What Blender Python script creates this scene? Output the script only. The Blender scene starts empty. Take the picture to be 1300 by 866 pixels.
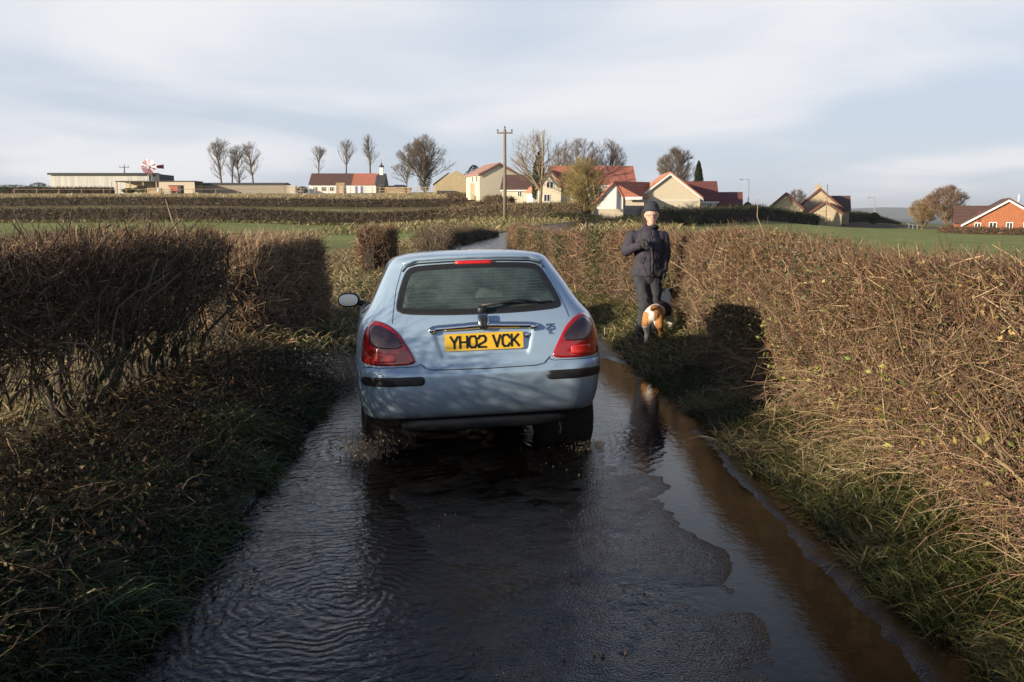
import bpy, bmesh, math, random
import numpy as np
from mathutils import Vector, Matrix
from mathutils.bvhtree import BVHTree
R = math.radians
rng = np.random.default_rng(7)
random.seed(7)
scene = bpy.context.scene
col = scene.collection

# ------------------------------------------------------------------ camera, sky, sun, exposure
F_PX = 1150.0; CAM_Z = 1.69; PITCH = math.atan(165.0 / F_PX)
cd = bpy.data.cameras.new('camera'); cam = bpy.data.objects.new('camera', cd); col.objects.link(cam)
cam.location = (0, 0, CAM_Z); cam.rotation_euler = (math.pi / 2 - PITCH, 0, 0)
cd.sensor_width = 36.0; cd.lens = 36.0 * F_PX / 1300.0; cd.clip_start = 0.05; cd.clip_end = 20000
scene.camera = cam
SUN_AZ = R(57); SUN_EL = R(13.0)          # azimuth measured from straight behind the camera towards the left
S = Vector((-math.sin(SUN_AZ) * math.cos(SUN_EL), -math.cos(SUN_AZ) * math.cos(SUN_EL), math.sin(SUN_EL)))
sd = bpy.data.lights.new('sun', 'SUN'); so = bpy.data.objects.new('sun', sd); col.objects.link(so)
so.rotation_euler = S.to_track_quat('Z', 'Y').to_euler(); sd.energy = 5.0; sd.angle = R(0.5); sd.color = (1.0, 0.86, 0.66)
world = bpy.data.worlds.new("World"); scene.world = world; world.use_nodes = True
wn = world.node_tree.nodes; wl = world.node_tree.links; wn.clear()
def wnode(t, **kw):
    n = wn.new(t)
    for k, v in kw.items(): setattr(n, k, v)
    return n
sky = wnode('ShaderNodeTexSky'); sky.sky_type = 'NISHITA'; sky.sun_disc = False
sky.sun_elevation = SUN_EL; sky.sun_rotation = math.atan2(S.x, S.y); sky.air_density = 1.0; sky.dust_density = 1.0; sky.ozone_density = 2.0
tc = wnode('ShaderNodeTexCoord')
sep = wnode('ShaderNodeSeparateXYZ'); wl.new(tc.outputs['Generated'], sep.inputs[0])
# project the direction on a flat cloud layer: (x, y) / (z + 0.12)
addz = wnode('ShaderNodeMath', operation='ADD'); wl.new(sep.outputs['Z'], addz.inputs[0]); addz.inputs[1].default_value = 0.10
mxz = wnode('ShaderNodeMath', operation='MAXIMUM'); wl.new(addz.outputs[0], mxz.inputs[0]); mxz.inputs[1].default_value = 0.05
dx = wnode('ShaderNodeMath', operation='DIVIDE'); wl.new(sep.outputs['X'], dx.inputs[0]); wl.new(mxz.outputs[0], dx.inputs[1])
dy = wnode('ShaderNodeMath', operation='DIVIDE'); wl.new(sep.outputs['Y'], dy.inputs[0]); wl.new(mxz.outputs[0], dy.inputs[1])
cmb = wnode('ShaderNodeCombineXYZ'); wl.new(dx.outputs[0], cmb.inputs[0]); wl.new(dy.outputs[0], cmb.inputs[1])
def wnoise(scale, detail, rough, loc, sc, dist=0.0):
    mp = wnode('ShaderNodeMapping'); wl.new(cmb.outputs[0], mp.inputs[0]); mp.inputs['Location'].default_value = loc; mp.inputs['Scale'].default_value = sc
    n = wnode('ShaderNodeTexNoise'); wl.new(mp.outputs[0], n.inputs['Vector']); n.inputs['Scale'].default_value = scale
    n.inputs['Detail'].default_value = detail; n.inputs['Roughness'].default_value = rough; n.inputs['Distortion'].default_value = dist
    return n.outputs['Fac']
n1 = wnoise(0.55, 5, 0.50, (5.3, 0.4, 0), (1.0, 0.8, 1), 0.5)
n2 = wnoise(0.28, 3, 0.5, (7.4, 2.2, 0), (1, 1, 1), 0.2)
sm = wnode('ShaderNodeMath', operation='ADD'); wl.new(n1, sm.inputs[0]); wl.new(n2, sm.inputs[1])
mr = wnode('ShaderNodeMapRange'); mr.interpolation_type = 'SMOOTHSTEP'; wl.new(sm.outputs[0], mr.inputs['Value'])
mr.inputs['From Min'].default_value = 0.86; mr.inputs['From Max'].default_value = 1.24; mr.inputs['To Min'].default_value = 0.0; mr.inputs['To Max'].default_value = 1.0
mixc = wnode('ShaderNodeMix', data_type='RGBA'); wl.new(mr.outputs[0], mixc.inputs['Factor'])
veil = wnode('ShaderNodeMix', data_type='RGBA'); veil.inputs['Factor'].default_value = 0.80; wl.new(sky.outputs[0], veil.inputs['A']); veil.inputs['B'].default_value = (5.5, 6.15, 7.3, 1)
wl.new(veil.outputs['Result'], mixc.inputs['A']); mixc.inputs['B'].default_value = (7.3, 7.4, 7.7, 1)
bg = wnode('ShaderNodeBackground'); up_ = wnode('ShaderNodeMapRange'); up_.interpolation_type = 'SMOOTHSTEP'; wl.new(sep.outputs['Z'], up_.inputs['Value'])      # pale cloud low all round; overhead sky dimmed and bluer to cut fill light
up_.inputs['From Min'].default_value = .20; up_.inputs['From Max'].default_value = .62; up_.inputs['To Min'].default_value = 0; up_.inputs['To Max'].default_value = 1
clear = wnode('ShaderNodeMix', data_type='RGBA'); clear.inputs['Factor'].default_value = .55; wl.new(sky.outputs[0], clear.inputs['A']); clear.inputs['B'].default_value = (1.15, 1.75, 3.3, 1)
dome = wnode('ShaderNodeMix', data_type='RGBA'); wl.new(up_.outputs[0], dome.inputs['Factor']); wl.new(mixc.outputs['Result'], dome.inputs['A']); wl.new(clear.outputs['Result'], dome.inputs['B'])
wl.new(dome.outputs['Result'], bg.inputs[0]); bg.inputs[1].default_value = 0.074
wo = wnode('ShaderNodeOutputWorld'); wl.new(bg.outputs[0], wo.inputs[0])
scene.view_settings.view_transform = 'Standard'; scene.view_settings.look = 'None'
scene.view_settings.gamma = 1; scene.view_settings.exposure = 0.70; scene.view_settings.use_curve_mapping = False
scene.cycles.max_bounces = 6; scene.cycles.transparent_max_bounces = 16; scene.cycles.diffuse_bounces = 3; scene.cycles.glossy_bounces = 4
scene.cycles.caustics_reflective = False; scene.cycles.caustics_refractive = False

_q = cam.rotation_euler.to_matrix()
def ray(px, py):
    return (_q @ Vector(((px - 650) / F_PX, (433 - py) / F_PX, -1))).normalized()
def at(px, py, Y):
    d = ray(px, py); return Vector((0, 0, CAM_Z)) + d * (Y / d.y)
def on_plane(px, py, z=0.0):
    d = ray(px, py); return Vector((0, 0, CAM_Z)) + d * ((z - CAM_Z) / d.z)

# ------------------------------------------------------------------ helpers
def tag(o, label=None, cat=None, group=None, kind=None):
    if label: o['label'] = label
    if cat: o['category'] = cat
    if group: o['group'] = group
    if kind: o['kind'] = kind
    return o
def empty(name, loc=(0, 0, 0), rz=0, parent=None):
    o = bpy.data.objects.new(name, None); col.objects.link(o); o.location = loc; o.rotation_euler = (0, 0, rz); o.parent = parent
    o.empty_display_size = 0.2
    return o
def link(name, me, parent=None, mat=None):
    o = bpy.data.objects.new(name, me); col.objects.link(o); o.parent = parent
    if mat is not None:
        me.materials.clear()
        for m in (mat if isinstance(mat, (list, tuple)) else [mat]): me.materials.append(m)
    return o
def mesh_np(name, V, Fs, colr=None, smooth=False, mi=None):
    """V (n,3); Fs list of (m,k) int arrays; colr (n,3) per point."""
    V = np.asarray(V, np.float32)
    me = bpy.data.meshes.new(name)
    Fs = [np.asarray(f, np.int32) for f in Fs if len(f)]
    nl = sum(f.size for f in Fs); nf = sum(len(f) for f in Fs)
    me.vertices.add(len(V)); me.vertices.foreach_set('co', V.ravel())
    me.loops.add(nl); me.loops.foreach_set('vertex_index', np.concatenate([f.ravel() for f in Fs]))
    me.polygons.add(nf)
    tot = np.concatenate([np.full(len(f), f.shape[1], np.int32) for f in Fs])
    st = np.concatenate([[0], np.cumsum(tot)[:-1]]).astype(np.int32)
    me.polygons.foreach_set('loop_start', st)
    try: me.polygons.foreach_set('loop_total', tot)
    except Exception: pass
    if mi is not None: me.polygons.foreach_set('material_index', np.asarray(mi, np.int32))
    me.update(calc_edges=True)
    me.polygons.foreach_set('use_smooth', np.full(nf, smooth, bool))
    if colr is not None:
        a = me.color_attributes.new('Col', 'FLOAT_COLOR', 'POINT')
        c = np.ones((len(V), 4), np.float32); c[:, :3] = colr
        a.data.foreach_set('color', c.ravel())
    me.validate()
    return me
class MB:
    """collects simple solids into one mesh"""
    def __init__(s): s.V = []; s.F = {}; s.n = 0; s.C = []
    def add(s, V, F, c=(1, 1, 1)):
        V = np.asarray(V, float).reshape(-1, 3)
        for f in F:
            s.F.setdefault(len(f), []).append([i + s.n for i in f])
        s.V.append(V); s.n += len(V)
        c = np.asarray(c, float)
        s.C.append(np.tile(c, (len(V), 1)) if c.ndim == 1 else c)
        return s
    def box(s, x0, x1, y0, y1, z0, z1, c=(1, 1, 1)):
        V = [(x, y, z) for x in (x0, x1) for y in (y0, y1) for z in (z0, z1)]
        return s.add(V, [(0, 1, 3, 2), (4, 6, 7, 5), (0, 4, 5, 1), (2, 3, 7, 6), (0, 2, 6, 4), (1, 5, 7, 3)], c)
    def rbox(s, cx, cy, cz, sx, sy, sz, n=4.0, c=(1, 1, 1), seg=20, rings=10):
        """rounded box (super-ellipsoid)"""
        V = []; F = []
        def sp(v, e): return math.copysign(abs(v) ** e, v)
        e = 2.0 / n
        for i in range(rings + 1):
            ph = -math.pi / 2 + math.pi * i / rings
            for j in range(seg):
                th = 2 * math.pi * j / seg
                V.append((cx + sx * sp(math.cos(ph), e) * sp(math.cos(th), e), cy + sy * sp(math.cos(ph), e) * sp(math.sin(th), e), cz + sz * sp(math.sin(ph), e)))
        for i in range(rings):
            for j in range(seg):
                a = i * seg + j; b = i * seg + (j + 1) % seg
                F.append((a, b, b + seg, a + seg))
        return s.add(V, F, c)
    def tube(s, pts, r, n=8, c=(1, 1, 1), cap=True, flat=1.0):
        pts = [Vector(p) for p in pts]; rr = r if hasattr(r, '__len__') else [r] * len(pts)
        V = []; F = []
        up = Vector((0, 0, 1))
        for i, p in enumerate(pts):
            d = (pts[min(i + 1, len(pts) - 1)] - pts[max(i - 1, 0)]).normalized()
            if abs(d.dot(up)) > 0.95: u = d.cross(Vector((1, 0, 0))).normalized()
            else: u = d.cross(up).normalized()
            w = d.cross(u)
            for k in range(n):
                a = 2 * math.pi * k / n
                V.append(p + u * (rr[i] * math.cos(a)) + w * (rr[i] * flat * math.sin(a)))
        for i in range(len(pts) - 1):
            for k in range(n):
                a = i * n + k; b = i * n + (k + 1) % n
                F.append((a, b, b + n, a + n))
        if cap:
            F.append(tuple(range(n))[::-1]); F.append(tuple((len(pts) - 1) * n + k for k in range(n)))
        return s.add(V, F, c)
    def lathe(s, prof, n=32, axis='x', origin=(0, 0, 0), c=(1, 1, 1)):
        """prof: list of (t along the axis, radius)"""
        V = []; F = []; o = Vector(origin)
        for t, r in prof:
            for k in range(n):
                a = 2 * math.pi * k / n; q = (r * math.cos(a), r * math.sin(a))
                v = {'x': (t, q[0], q[1]), 'y': (q[0], t, q[1]), 'z': (q[0], q[1], t)}[axis]
                V.append(o + Vector(v))
        for i in range(len(prof) - 1):
            for k in range(n):
                a = i * n + k; b = i * n + (k + 1) % n
                F.append((a, b, b + n, a + n))
        return s.add(V, F, c)
    def prism(s, poly, t0, t1, axis='y', c=(1, 1, 1)):
        """extruded polygon; poly in the two other axes"""
        n = len(poly)
        def m(p, t): return {'x': (t, p[0], p[1]), 'y': (p[0], t, p[1]), 'z': (p[0], p[1], t)}[axis]
        V = [m(p, t0) for p in poly] + [m(p, t1) for p in poly]
        F = [tuple(range(n)), tuple(range(2 * n - 1, n - 1, -1))] + [(i, (i + 1) % n, n + (i + 1) % n, n + i) for i in range(n)]
        return s.add(V, F, c)
    def build(s, name, mat, parent=None, smooth=False, recalc=True):
        V = np.concatenate(s.V); C = np.concatenate(s.C)
        me = mesh_np(name, V, [np.array(f) for f in s.F.values()], C, smooth)
        if recalc:
            bm = bmesh.new(); bm.from_mesh(me); bmesh.ops.recalc_face_normals(bm, faces=bm.faces); bm.to_mesh(me); bm.free()
        return link(name, me, parent, mat)

def smoothstep(a, b, x):
    t = np.clip((np.asarray(x, float) - a) / (b - a), 0, 1); return t * t * (3 - 2 * t)
def vnoise(x, y, seed=0):
    """value noise, vectorised"""
    x = np.asarray(x, float); y = np.asarray(y, float)
    xi = np.floor(x).astype(np.int64); yi = np.floor(y).astype(np.int64); fx = x - xi; fy = y - yi
    def h(a, b):
        v = np.sin(a * 127.1 + b * 311.7 + seed * 74.7) * 43758.5453
        return v - np.floor(v)
    u = fx * fx * (3 - 2 * fx); v = fy * fy * (3 - 2 * fy)
    return (h(xi, yi) * (1 - u) + h(xi + 1, yi) * u) * (1 - v) + (h(xi, yi + 1) * (1 - u) + h(xi + 1, yi + 1) * u) * v - 0.5
def fbm(x, y, o=4, seed=0):
    s = 0; a = 1.0
    for i in range(o):
        s = s + a * vnoise(np.asarray(x) * 2 ** i, np.asarray(y) * 2 ** i, seed + i); a *= 0.5
    return s

# ------------------------------------------------------------------ materials
class NT:
    def __init__(s, name):
        s.m = bpy.data.materials.new(name); s.m.use_nodes = True; s.t = s.m.node_tree; s.t.nodes.clear()
        s.out = s.n('ShaderNodeOutputMaterial')
    def n(s, t, **kw):
        n = s.t.nodes.new(t)
        for k, v in kw.items(): setattr(n, k, v)
        return n
    def l(s, a, b): s.t.links.new(a, b)
    def noise(s, scale, detail=4, rough=0.55, vec=None, dist=0):
        n = s.n('ShaderNodeTexNoise'); n.inputs['Scale'].default_value = scale; n.inputs['Detail'].default_value = detail
        n.inputs['Roughness'].default_value = rough; n.inputs['Distortion'].default_value = dist
        if vec is not None: s.l(vec, n.inputs['Vector'])
        else:
            if not hasattr(s, 'tc'): s.tc = s.n('ShaderNodeTexCoord')
            s.l(s.tc.outputs['Object'], n.inputs['Vector'])
        return n.outputs['Fac']
    def remap(s, v, a, b, c, d):
        n = s.n('ShaderNodeMapRange'); s.l(v, n.inputs['Value'])
        for k, x in zip(('From Min', 'From Max', 'To Min', 'To Max'), (a, b, c, d)): n.inputs[k].default_value = x
        return n.outputs[0]
    def mix(s, f, a, b, blend='MIX'):
        n = s.n('ShaderNodeMix', data_type='RGBA'); n.blend_type = blend
        for sock, v in (('Factor', f), ('A', a), ('B', b)):
            if isinstance(v, (int, float)): n.inputs[sock].default_value = v
            elif isinstance(v, (tuple, list)): n.inputs[sock].default_value = (*v[:3], 1)
            else: s.l(v, n.inputs[sock])
        return n.outputs['Result']
    def math(s, op, a, b=None):
        n = s.n('ShaderNodeMath', operation=op)
        for i, v in enumerate((a, b)):
            if v is None: continue
            if isinstance(v, (int, float)): n.inputs[i].default_value = v
            else: s.l(v, n.inputs[i])
        return n.outputs[0]
    def attr(s, name='Col'):
        n = s.n('ShaderNodeAttribute'); n.attribute_name = name; return n.outputs['Color']
    def bump(s, h, strength, dist):
        n = s.n('ShaderNodeBump'); s.l(h, n.inputs['Height']); n.inputs['Strength'].default_value = strength; n.inputs['Distance'].default_value = dist
        return n.outputs[0]
    def bsdf(s, color, rough=0.6, metal=0.0, normal=None, **kw):
        b = s.n('ShaderNodeBsdfPrincipled')
        for sock, v in [('Base Color', color), ('Roughness', rough), ('Metallic', metal)] + list(kw.items()):
            if isinstance(v, (int, float)): b.inputs[sock].default_value = v
            elif isinstance(v, (tuple, list)): b.inputs[sock].default_value = (*v[:3], 1)
            else: s.l(v, b.inputs[sock])
        if normal is not None: s.l(normal, b.inputs['Normal'])
        s.l(b.outputs[0], s.out.inputs['Surface']); return b
def mat_simple(name, c, rough=0.6, metal=0.0, var=0.12, scale=8.0, bump=0.0, bdist=0.01, attr=False, **kw):
    t = NT(name); nz = t.noise(scale, 5, 0.6)
    f = t.remap(nz, 0.25, 0.75, 1 - var, 1 + var)
    base = t.attr() if attr else t.mix(0.0, c, c)
    if attr and c is not None: base = t.mix(1.0, base, c, 'MULTIPLY')
    cc = t.n('ShaderNodeVectorMath', operation='SCALE'); t.l(base, cc.inputs[0]); t.l(f, cc.inputs['Scale'])
    nrm = t.bump(nz, bump, bdist) if bump else None
    t.bsdf(cc.outputs[0], rough, metal, nrm, **kw); return t.m
# ------------------------------------------------------------------ terrain
def xc(Y):
    """road centre line"""
    return np.interp(Y, [-30, 0, 4, 6, 7.5, 9, 11, 14, 18, 25, 40, 50, 58, 70, 90, 130], [0.15, 0.15, .1, 0, -.08, -.18, -.26, -0.30, -0.34, -0.6, -1.2, -1.0, -0.2, 3, 10, 22])
CT = [  # (px, py, Y) of points of the ground measured on the photo
 (250, 302, 60), (100, 281, 115), (300, 281, 115), (560, 281, 115), (-250, 281, 115), (0, 262.5, 140), (300, 262.5, 140), (600, 262.5, 140), (-400, 262, 140),
 (0, 251, 152), (300, 251, 152), (560, 251, 152), (-400, 251, 152), (0, 246, 190), (200, 246, 190), (450, 246, 190), (600, 245, 190), (-500, 246, 190),
 (640, 262, 120), (640, 250, 150), (700, 256, 115), (740, 275, 92), (700, 285, 75), (800, 274, 95), (910, 274, 100), (870, 286, 85), (940, 282, 95), (1000, 284, 112), (1040, 287, 130), (1141, 291, 200),
 (900, 303, 50), (1200, 305, 50), (1300, 312, 45), (1300, 299, 80), (1230, 297, 95), (1290, 298, 95), (1190, 291, 112), (1500, 302, 95), (1600, 310, 60), (1080, 291, 90), (650, 310, 46), (560, 308, 50), (1020, 274, 165), (1500, 290, 200)]
pts = []
for px, py, Y in CT:
    p = at(px, py, Y); pts.append((p.x, p.y, p.z))
pts += [(-60, 420, 4.6), (60, 420, 2.5), (200, 420, -5), (-250, 420, 4), (0, 1000, -6), (500, 1000, -18), (-600, 1000, -4), (0, 3000, -30), (1500, 3000, -34), (-2000, 3000, -20),
        (0, 7000, -40), (5000, 7000, -45), (-5000, 7000, -40), (-12, 12, .25), (-12, 30, .3), (12, 12, .3), (12, 30, .3), (-40, 30, .3), (40, 30, .1), (-30, -20, .2), (30, -20, .2), (-8, 40, .25), (7, 40, .3), (0, -25, .25), (-90, -25, .1), (90, -25, .1), (-60, 60, .1)]
pts = np.array(pts)
def _ab(x, y):
    yy = np.maximum(y, -15) + 22.0
    return np.asarray(x) / yy, np.log(yy)
_pa, _pb = _ab(pts[:, 0], pts[:, 1])
def _phi(r2): return 0.5 * r2 * np.log(r2 + 1e-12)
_n = len(pts)
_K = _phi((_pa[:, None] - _pa) ** 2 + (_pb[:, None] - _pb) ** 2) + np.eye(_n) * 1e-4
_P = np.stack([np.ones(_n), _pa, _pb], 1)
_w = np.linalg.solve(np.block([[_K, _P], [_P.T, np.zeros((3, 3))]]), np.concatenate([pts[:, 2], np.zeros(3)]))
def far_h(x, y):
    a, b = _ab(x, y); sh = a.shape; a = np.clip(a.ravel(), -1.6, 1.6); b = b.ravel()
    z = np.zeros_like(a)
    for i in range(_n): z += _w[i] * _phi((a - _pa[i]) ** 2 + (b - _pb[i]) ** 2)
    z += _w[_n] + _w[_n + 1] * a + _w[_n + 2] * b
    return z.reshape(sh)
def ground(x, y, trench=True):
    x = np.asarray(x, float); y = np.asarray(y, float); x, y = np.broadcast_arrays(x, y)
    d = x - xc(y)
    z = far_h(x, y)
    near = 1 - smoothstep(30, 55, y)
    prof = np.interp(d, [-40, -8, -4, -3.1, -2.5, -2.0, -1.62, -1.5, 1.55, 1.72, 2.0, 2.3, 2.8, 4.0, 12, 40],
                        [.2, .22, .2, .27, .24, .16, .03, -.03, -.03, .02, .10, .20, .32, .36, .34, .2])
    prof = prof + 0.05 * fbm(x * 1.1, y * 1.1, 3, 3) * smoothstep(1.6, 2.2, np.abs(d))
    wgt = near * (1 - smoothstep(8, 25, np.abs(d)))
    z = z * (1 - wgt) + prof * wgt
    # the road bed further on
    rd = (1 - smoothstep(1.5, 2.4, np.abs(d))) * smoothstep(30, 50, y)
    z = z - 0.12 * rd
    if trench: z = z - 0.15 * (1 - smoothstep(1.35, 1.6, np.abs(d)))
    return z
def g1(x, y): return float(ground(np.array([x]), np.array([y]))[0])
def spaced(a, b, s0, grow, mx):
    v = [a]; s = s0
    while v[-1] < b: v.append(v[-1] + s); s = min(s * grow, mx)
    return v
ypos = np.array(sorted([-x for x in spaced(0, 40, .3, 1.1, 6)][1:]) + spaced(0, 30, .22, 1.0, .22) + spaced(30.3, 9000, .4, 1.03, 400)[1:])
xh = spaced(0, 5, .12, 1.0, .12) + spaced(5.2, 7000, .25, 1.055, 400)
xpos = np.array(sorted([-v for v in xh[1:]]) + xh)
GX, GY = np.meshgrid(xpos, ypos); GZ = ground(GX, GY)
NX, NY = len(xpos), len(ypos)
idx = np.arange(NX * NY).reshape(NY, NX)
Fq = np.stack([idx[:-1, :-1], idx[:-1, 1:], idx[1:, 1:], idx[1:, :-1]], -1).reshape(-1, 4)
# zone colours: pasture green and straw, both lifted for low sun on blades; verge soil
def zone(x, y):
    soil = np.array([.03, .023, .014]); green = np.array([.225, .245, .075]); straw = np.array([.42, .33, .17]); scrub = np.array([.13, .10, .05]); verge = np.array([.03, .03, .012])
    d = x - xc(y); sh = x.shape + (3,)
    c = np.zeros(sh) + scrub
    def put(mask, colr):
        m = np.asarray(mask)[..., None]; c[:] = c * (1 - m) + colr * m
    n = fbm(x * .15, y * .15, 3, 11)
    # left pasture (between the bank and the double hedge)
    put(smoothstep(5, 6, -d + n) * smoothstep(20, 24, y + n * 3) * (1 - smoothstep(113, 115, y)), green)
    put(smoothstep(116, 118, y) * (1 - smoothstep(136, 139, y)) * (x < 15), green * .9 + straw * .15)
    put(smoothstep(141, 143, y) * (x < 20), straw)
    put(smoothstep(186, 192, y) * (x < 20), scrub)
    # tan rough strip along the left bank
    put(smoothstep(1.9, 2.5, -d) * (1 - smoothstep(5, 6, -d + n)) * smoothstep(14, 18, y), straw * .8)
    put(smoothstep(1.7, 2.2, -d) * (1 - smoothstep(6, 9, -d + n)) * (1 - smoothstep(12, 17, y)), verge * .6 + scrub * .4)
    # right pasture behind the hedge
    put(smoothstep(3.2, 4.2, d) * (y < 130) * (x > 3), green * 1.05)
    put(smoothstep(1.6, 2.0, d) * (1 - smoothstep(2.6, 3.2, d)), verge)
    put((y > 195) & (x > 0), green * .6 + scrub * .4)
    put((y > 600), np.array([.06, .075, .04]))
    return c
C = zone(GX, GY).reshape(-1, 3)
t = NT('ground_mat'); geo = t.n('ShaderNodeNewGeometry'); P = geo.outputs['Position']
na = t.noise(9.0, 6, .7, P); nb = t.noise(.35, 4, .6, P); nc = t.noise(60, 3, .6, P)
wv = t.n('ShaderNodeTexWave'); wmap = t.n('ShaderNodeMapping'); t.l(P, wmap.inputs[0]); wmap.inputs['Rotation'].default_value = (0, 0, R(64)); t.l(wmap.outputs[0], wv.inputs['Vector'])
wv.inputs['Scale'].default_value = .55; wv.inputs['Distortion'].default_value = 1.2; wv.inputs['Detail'].default_value = 3; wv.inputs['Detail Scale'].default_value = .7
f = t.math('MULTIPLY', t.remap(na, .2, .8, .62, 1.38), t.remap(nb, .25, .75, .72, 1.28))
f = t.math('MULTIPLY', f, t.remap(wv.outputs['Fac'], 0, 1, .9, 1.08))
cc = t.n('ShaderNodeVectorMath', operation='SCALE'); t.l(t.attr(), cc.inputs[0]); t.l(f, cc.inputs['Scale'])
t.bsdf(cc.outputs[0], .9, 0, t.bump(na, .7, .06), **{'Specular IOR Level': .15}); M_ground = t.m
me = mesh_np('ground', np.stack([GX, GY, GZ], -1).reshape(-1, 3), [Fq], C, True)
tag(link('ground', me, None, M_ground), kind='structure')

# ------------------------------------------------------------------ road, with pools of standing water on it
def poly_world(pp): return np.array([tuple(on_plane(a, b))[:2] for a, b in pp])
def sdist(px, py, poly):
    """signed distance to a polygon, positive inside"""
    d = np.full(px.shape, 1e9); ins = np.zeros(px.shape, bool); n = len(poly)
    for i in range(n):
        a = poly[i]; b = poly[(i + 1) % n]; e = b - a
        tt = np.clip(((px - a[0]) * e[0] + (py - a[1]) * e[1]) / (e @ e + 1e-12), 0, 1)
        d = np.minimum(d, np.hypot(px - a[0] - tt * e[0], py - a[1] - tt * e[1]))
        c = ((a[1] > py) != (b[1] > py)) & (px < (b[0] - a[0]) * (py - a[1]) / (b[1] - a[1] + 1e-12) + a[0]); ins ^= c
    return np.where(ins, d, -d)
POOL_R = poly_world([(745, 478), (768, 455), (800, 470), (860, 530), (920, 594), (962, 645), (1015, 700), (1090, 775), (1160, 866), (1290, 1100), (1080, 1100), (1010, 866), (985, 790), (940, 735), (925, 700), (868, 662), (850, 604), (790, 596), (762, 560), (735, 560), (742, 500)])
POOL_L = poly_world([(60, 1100), (90, 900), (230, 735), (330, 640), (395, 560), (425, 500), (455, 440), (500, 440), (500, 560), (470, 600), (520, 660), (560, 740), (600, 866), (640, 1100)])
yr_ = np.concatenate([np.arange(-12, 2, .12), np.arange(2, 10, .03), np.arange(10, 20, .08), spaced(20, 130, .4, 1.03, 2)])
dr_ = np.concatenate([[-1.75, -1.68], np.arange(-1.62, 1.75, .03), [1.8, 1.9]])
RD, RY = np.meshgrid(dr_, yr_); RX = RD + xc(RY)
pool = np.maximum(sdist(RX, RY, POOL_R), sdist(RX, RY, POOL_L))
lo = fbm(RX * 1.6, RY * 1.6, 3, 21) * .010 + fbm(RX * 7, RY * 7, 4, 31) * .009 + fbm(RX * 16, RY * 16, 2, 41) * .005
base = -.018 * smoothstep(-.12, .14, pool) + .0015 * (1 - smoothstep(-.14, .04, pool)) + lo
base = base + .05 * smoothstep(10.5, 15, RY) + (.011 + .012 * fbm(RX * 5, RY * 5, 3, 61)) * smoothstep(.75, 1.15, RD) * (1 - smoothstep(-.12, .02, pool)) * smoothstep(-20, 0, RY)
edge = smoothstep(1.42, 1.72, np.abs(RD))
prof = ground(RX, RY, trench=False)
RZ = np.where(RY < 40, base * (1 - edge) + (prof + .0) * edge, 0)
RZ = np.where(RY >= 20, (base * (1 - smoothstep(20, 40, RY)) + (prof + .05) * smoothstep(20, 40, RY)), RZ)
RZ = RZ - .06 * smoothstep(1.68, 1.9, np.abs(RD))
n1_, n2_ = RX.shape; idx = np.arange(n1_ * n2_).reshape(n1_, n2_)
Fq = np.stack([idx[:-1, :-1], idx[:-1, 1:], idx[1:, 1:], idx[1:, :-1]], -1).reshape(-1, 4)
t = NT('wet_asphalt'); geo = t.n('ShaderNodeNewGeometry'); P = geo.outputs['Position']
g_a = t.noise(140, 3, .7, P); g_b = t.noise(3.2, 5, .6, P); g_c = t.noise(22, 4, .6, P); g_s = t.noise(1.1, 3, .5, P)
vor = t.n('ShaderNodeTexVoronoi'); vor.inputs['Scale'].default_value = 95; t.l(P, vor.inputs['Vector'])
colr = t.mix(t.remap(g_b, .42, .62, 0, 1), (.0045, .0045, .0045), (.012, .0105, .008))
colr = t.mix(t.remap(g_a, .3, .7, 0, .7), colr, (.015, .014, .013))
colr = t.mix(t.remap(g_c, .60, .68, 0, .6), colr, (.05, .034, .018))
rough = t.math('ADD', t.remap(g_s, .38, .62, .07, .20), t.remap(g_c, .35, .65, -.06, .10))
hgt = t.math('ADD', t.math('MULTIPLY', vor.outputs['Distance'], -.8), t.math('MULTIPLY', g_c, 1.6))
t.bsdf(colr, rough, 0, t.bump(hgt, .30, .008), **{'Specular IOR Level': .38}); M_road = t.m
me = mesh_np('road', np.stack([RX, RY, RZ], -1).reshape(-1, 3), [Fq], None, True)
tag(link('road', me, None, M_road), kind='structure')
# water sheet at z = 0, ends on the banks
wy = np.arange(-12, 13.2, .4); wx = np.linspace(-1.72, 1.8, 12)
WX, WY = np.meshgrid(wx, wy); idx = np.arange(WX.size).reshape(WX.shape)
Fq = np.stack([idx[:-1, :-1], idx[:-1, 1:], idx[1:, 1:], idx[1:, :-1]], -1).reshape(-1, 4)
t = NT('muddy_water'); geo = t.n('ShaderNodeNewGeometry'); P = geo.outputs['Position']
def rings(cx, cy, k, fall, amp):
    v = t.n('ShaderNodeVectorMath', operation='SUBTRACT'); t.l(P, v.inputs[0]); v.inputs[1].default_value = (cx, cy, 0)
    mm = t.n('ShaderNodeVectorMath', operation='MULTIPLY'); t.l(v.outputs[0], mm.inputs[0]); mm.inputs[1].default_value = (1, 1, 0)
    ln = t.n('ShaderNodeVectorMath', operation='LENGTH'); t.l(mm.outputs[0], ln.inputs[0])
    wob = t.math('MULTIPLY', t.noise(2.4, 3, .6, P), 1.0)
    ph = t.math('MULTIPLY', t.math('ADD', ln.outputs['Value'], t.math('MULTIPLY', wob, .38)), k)
    return t.math('MULTIPLY', t.math('MULTIPLY', t.math('SINE', ph), t.math('MAXIMUM', t.remap(ln.outputs['Value'], 0, fall, 1, 0), 0.0)), amp)
r1 = rings(-.75, 3.75, 105, 2.0, .0010); r2 = rings(-.95, 6.4, 60, 2.2, .0018); r3 = rings(.3, 6.6, 80, 1.3, .0010)
fine = t.math('MULTIPLY', t.noise(26, 3, .6, P, .4), .0045)
big = t.math('MULTIPLY', t.noise(7, 2, .5, P, .8), .006)
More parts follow.
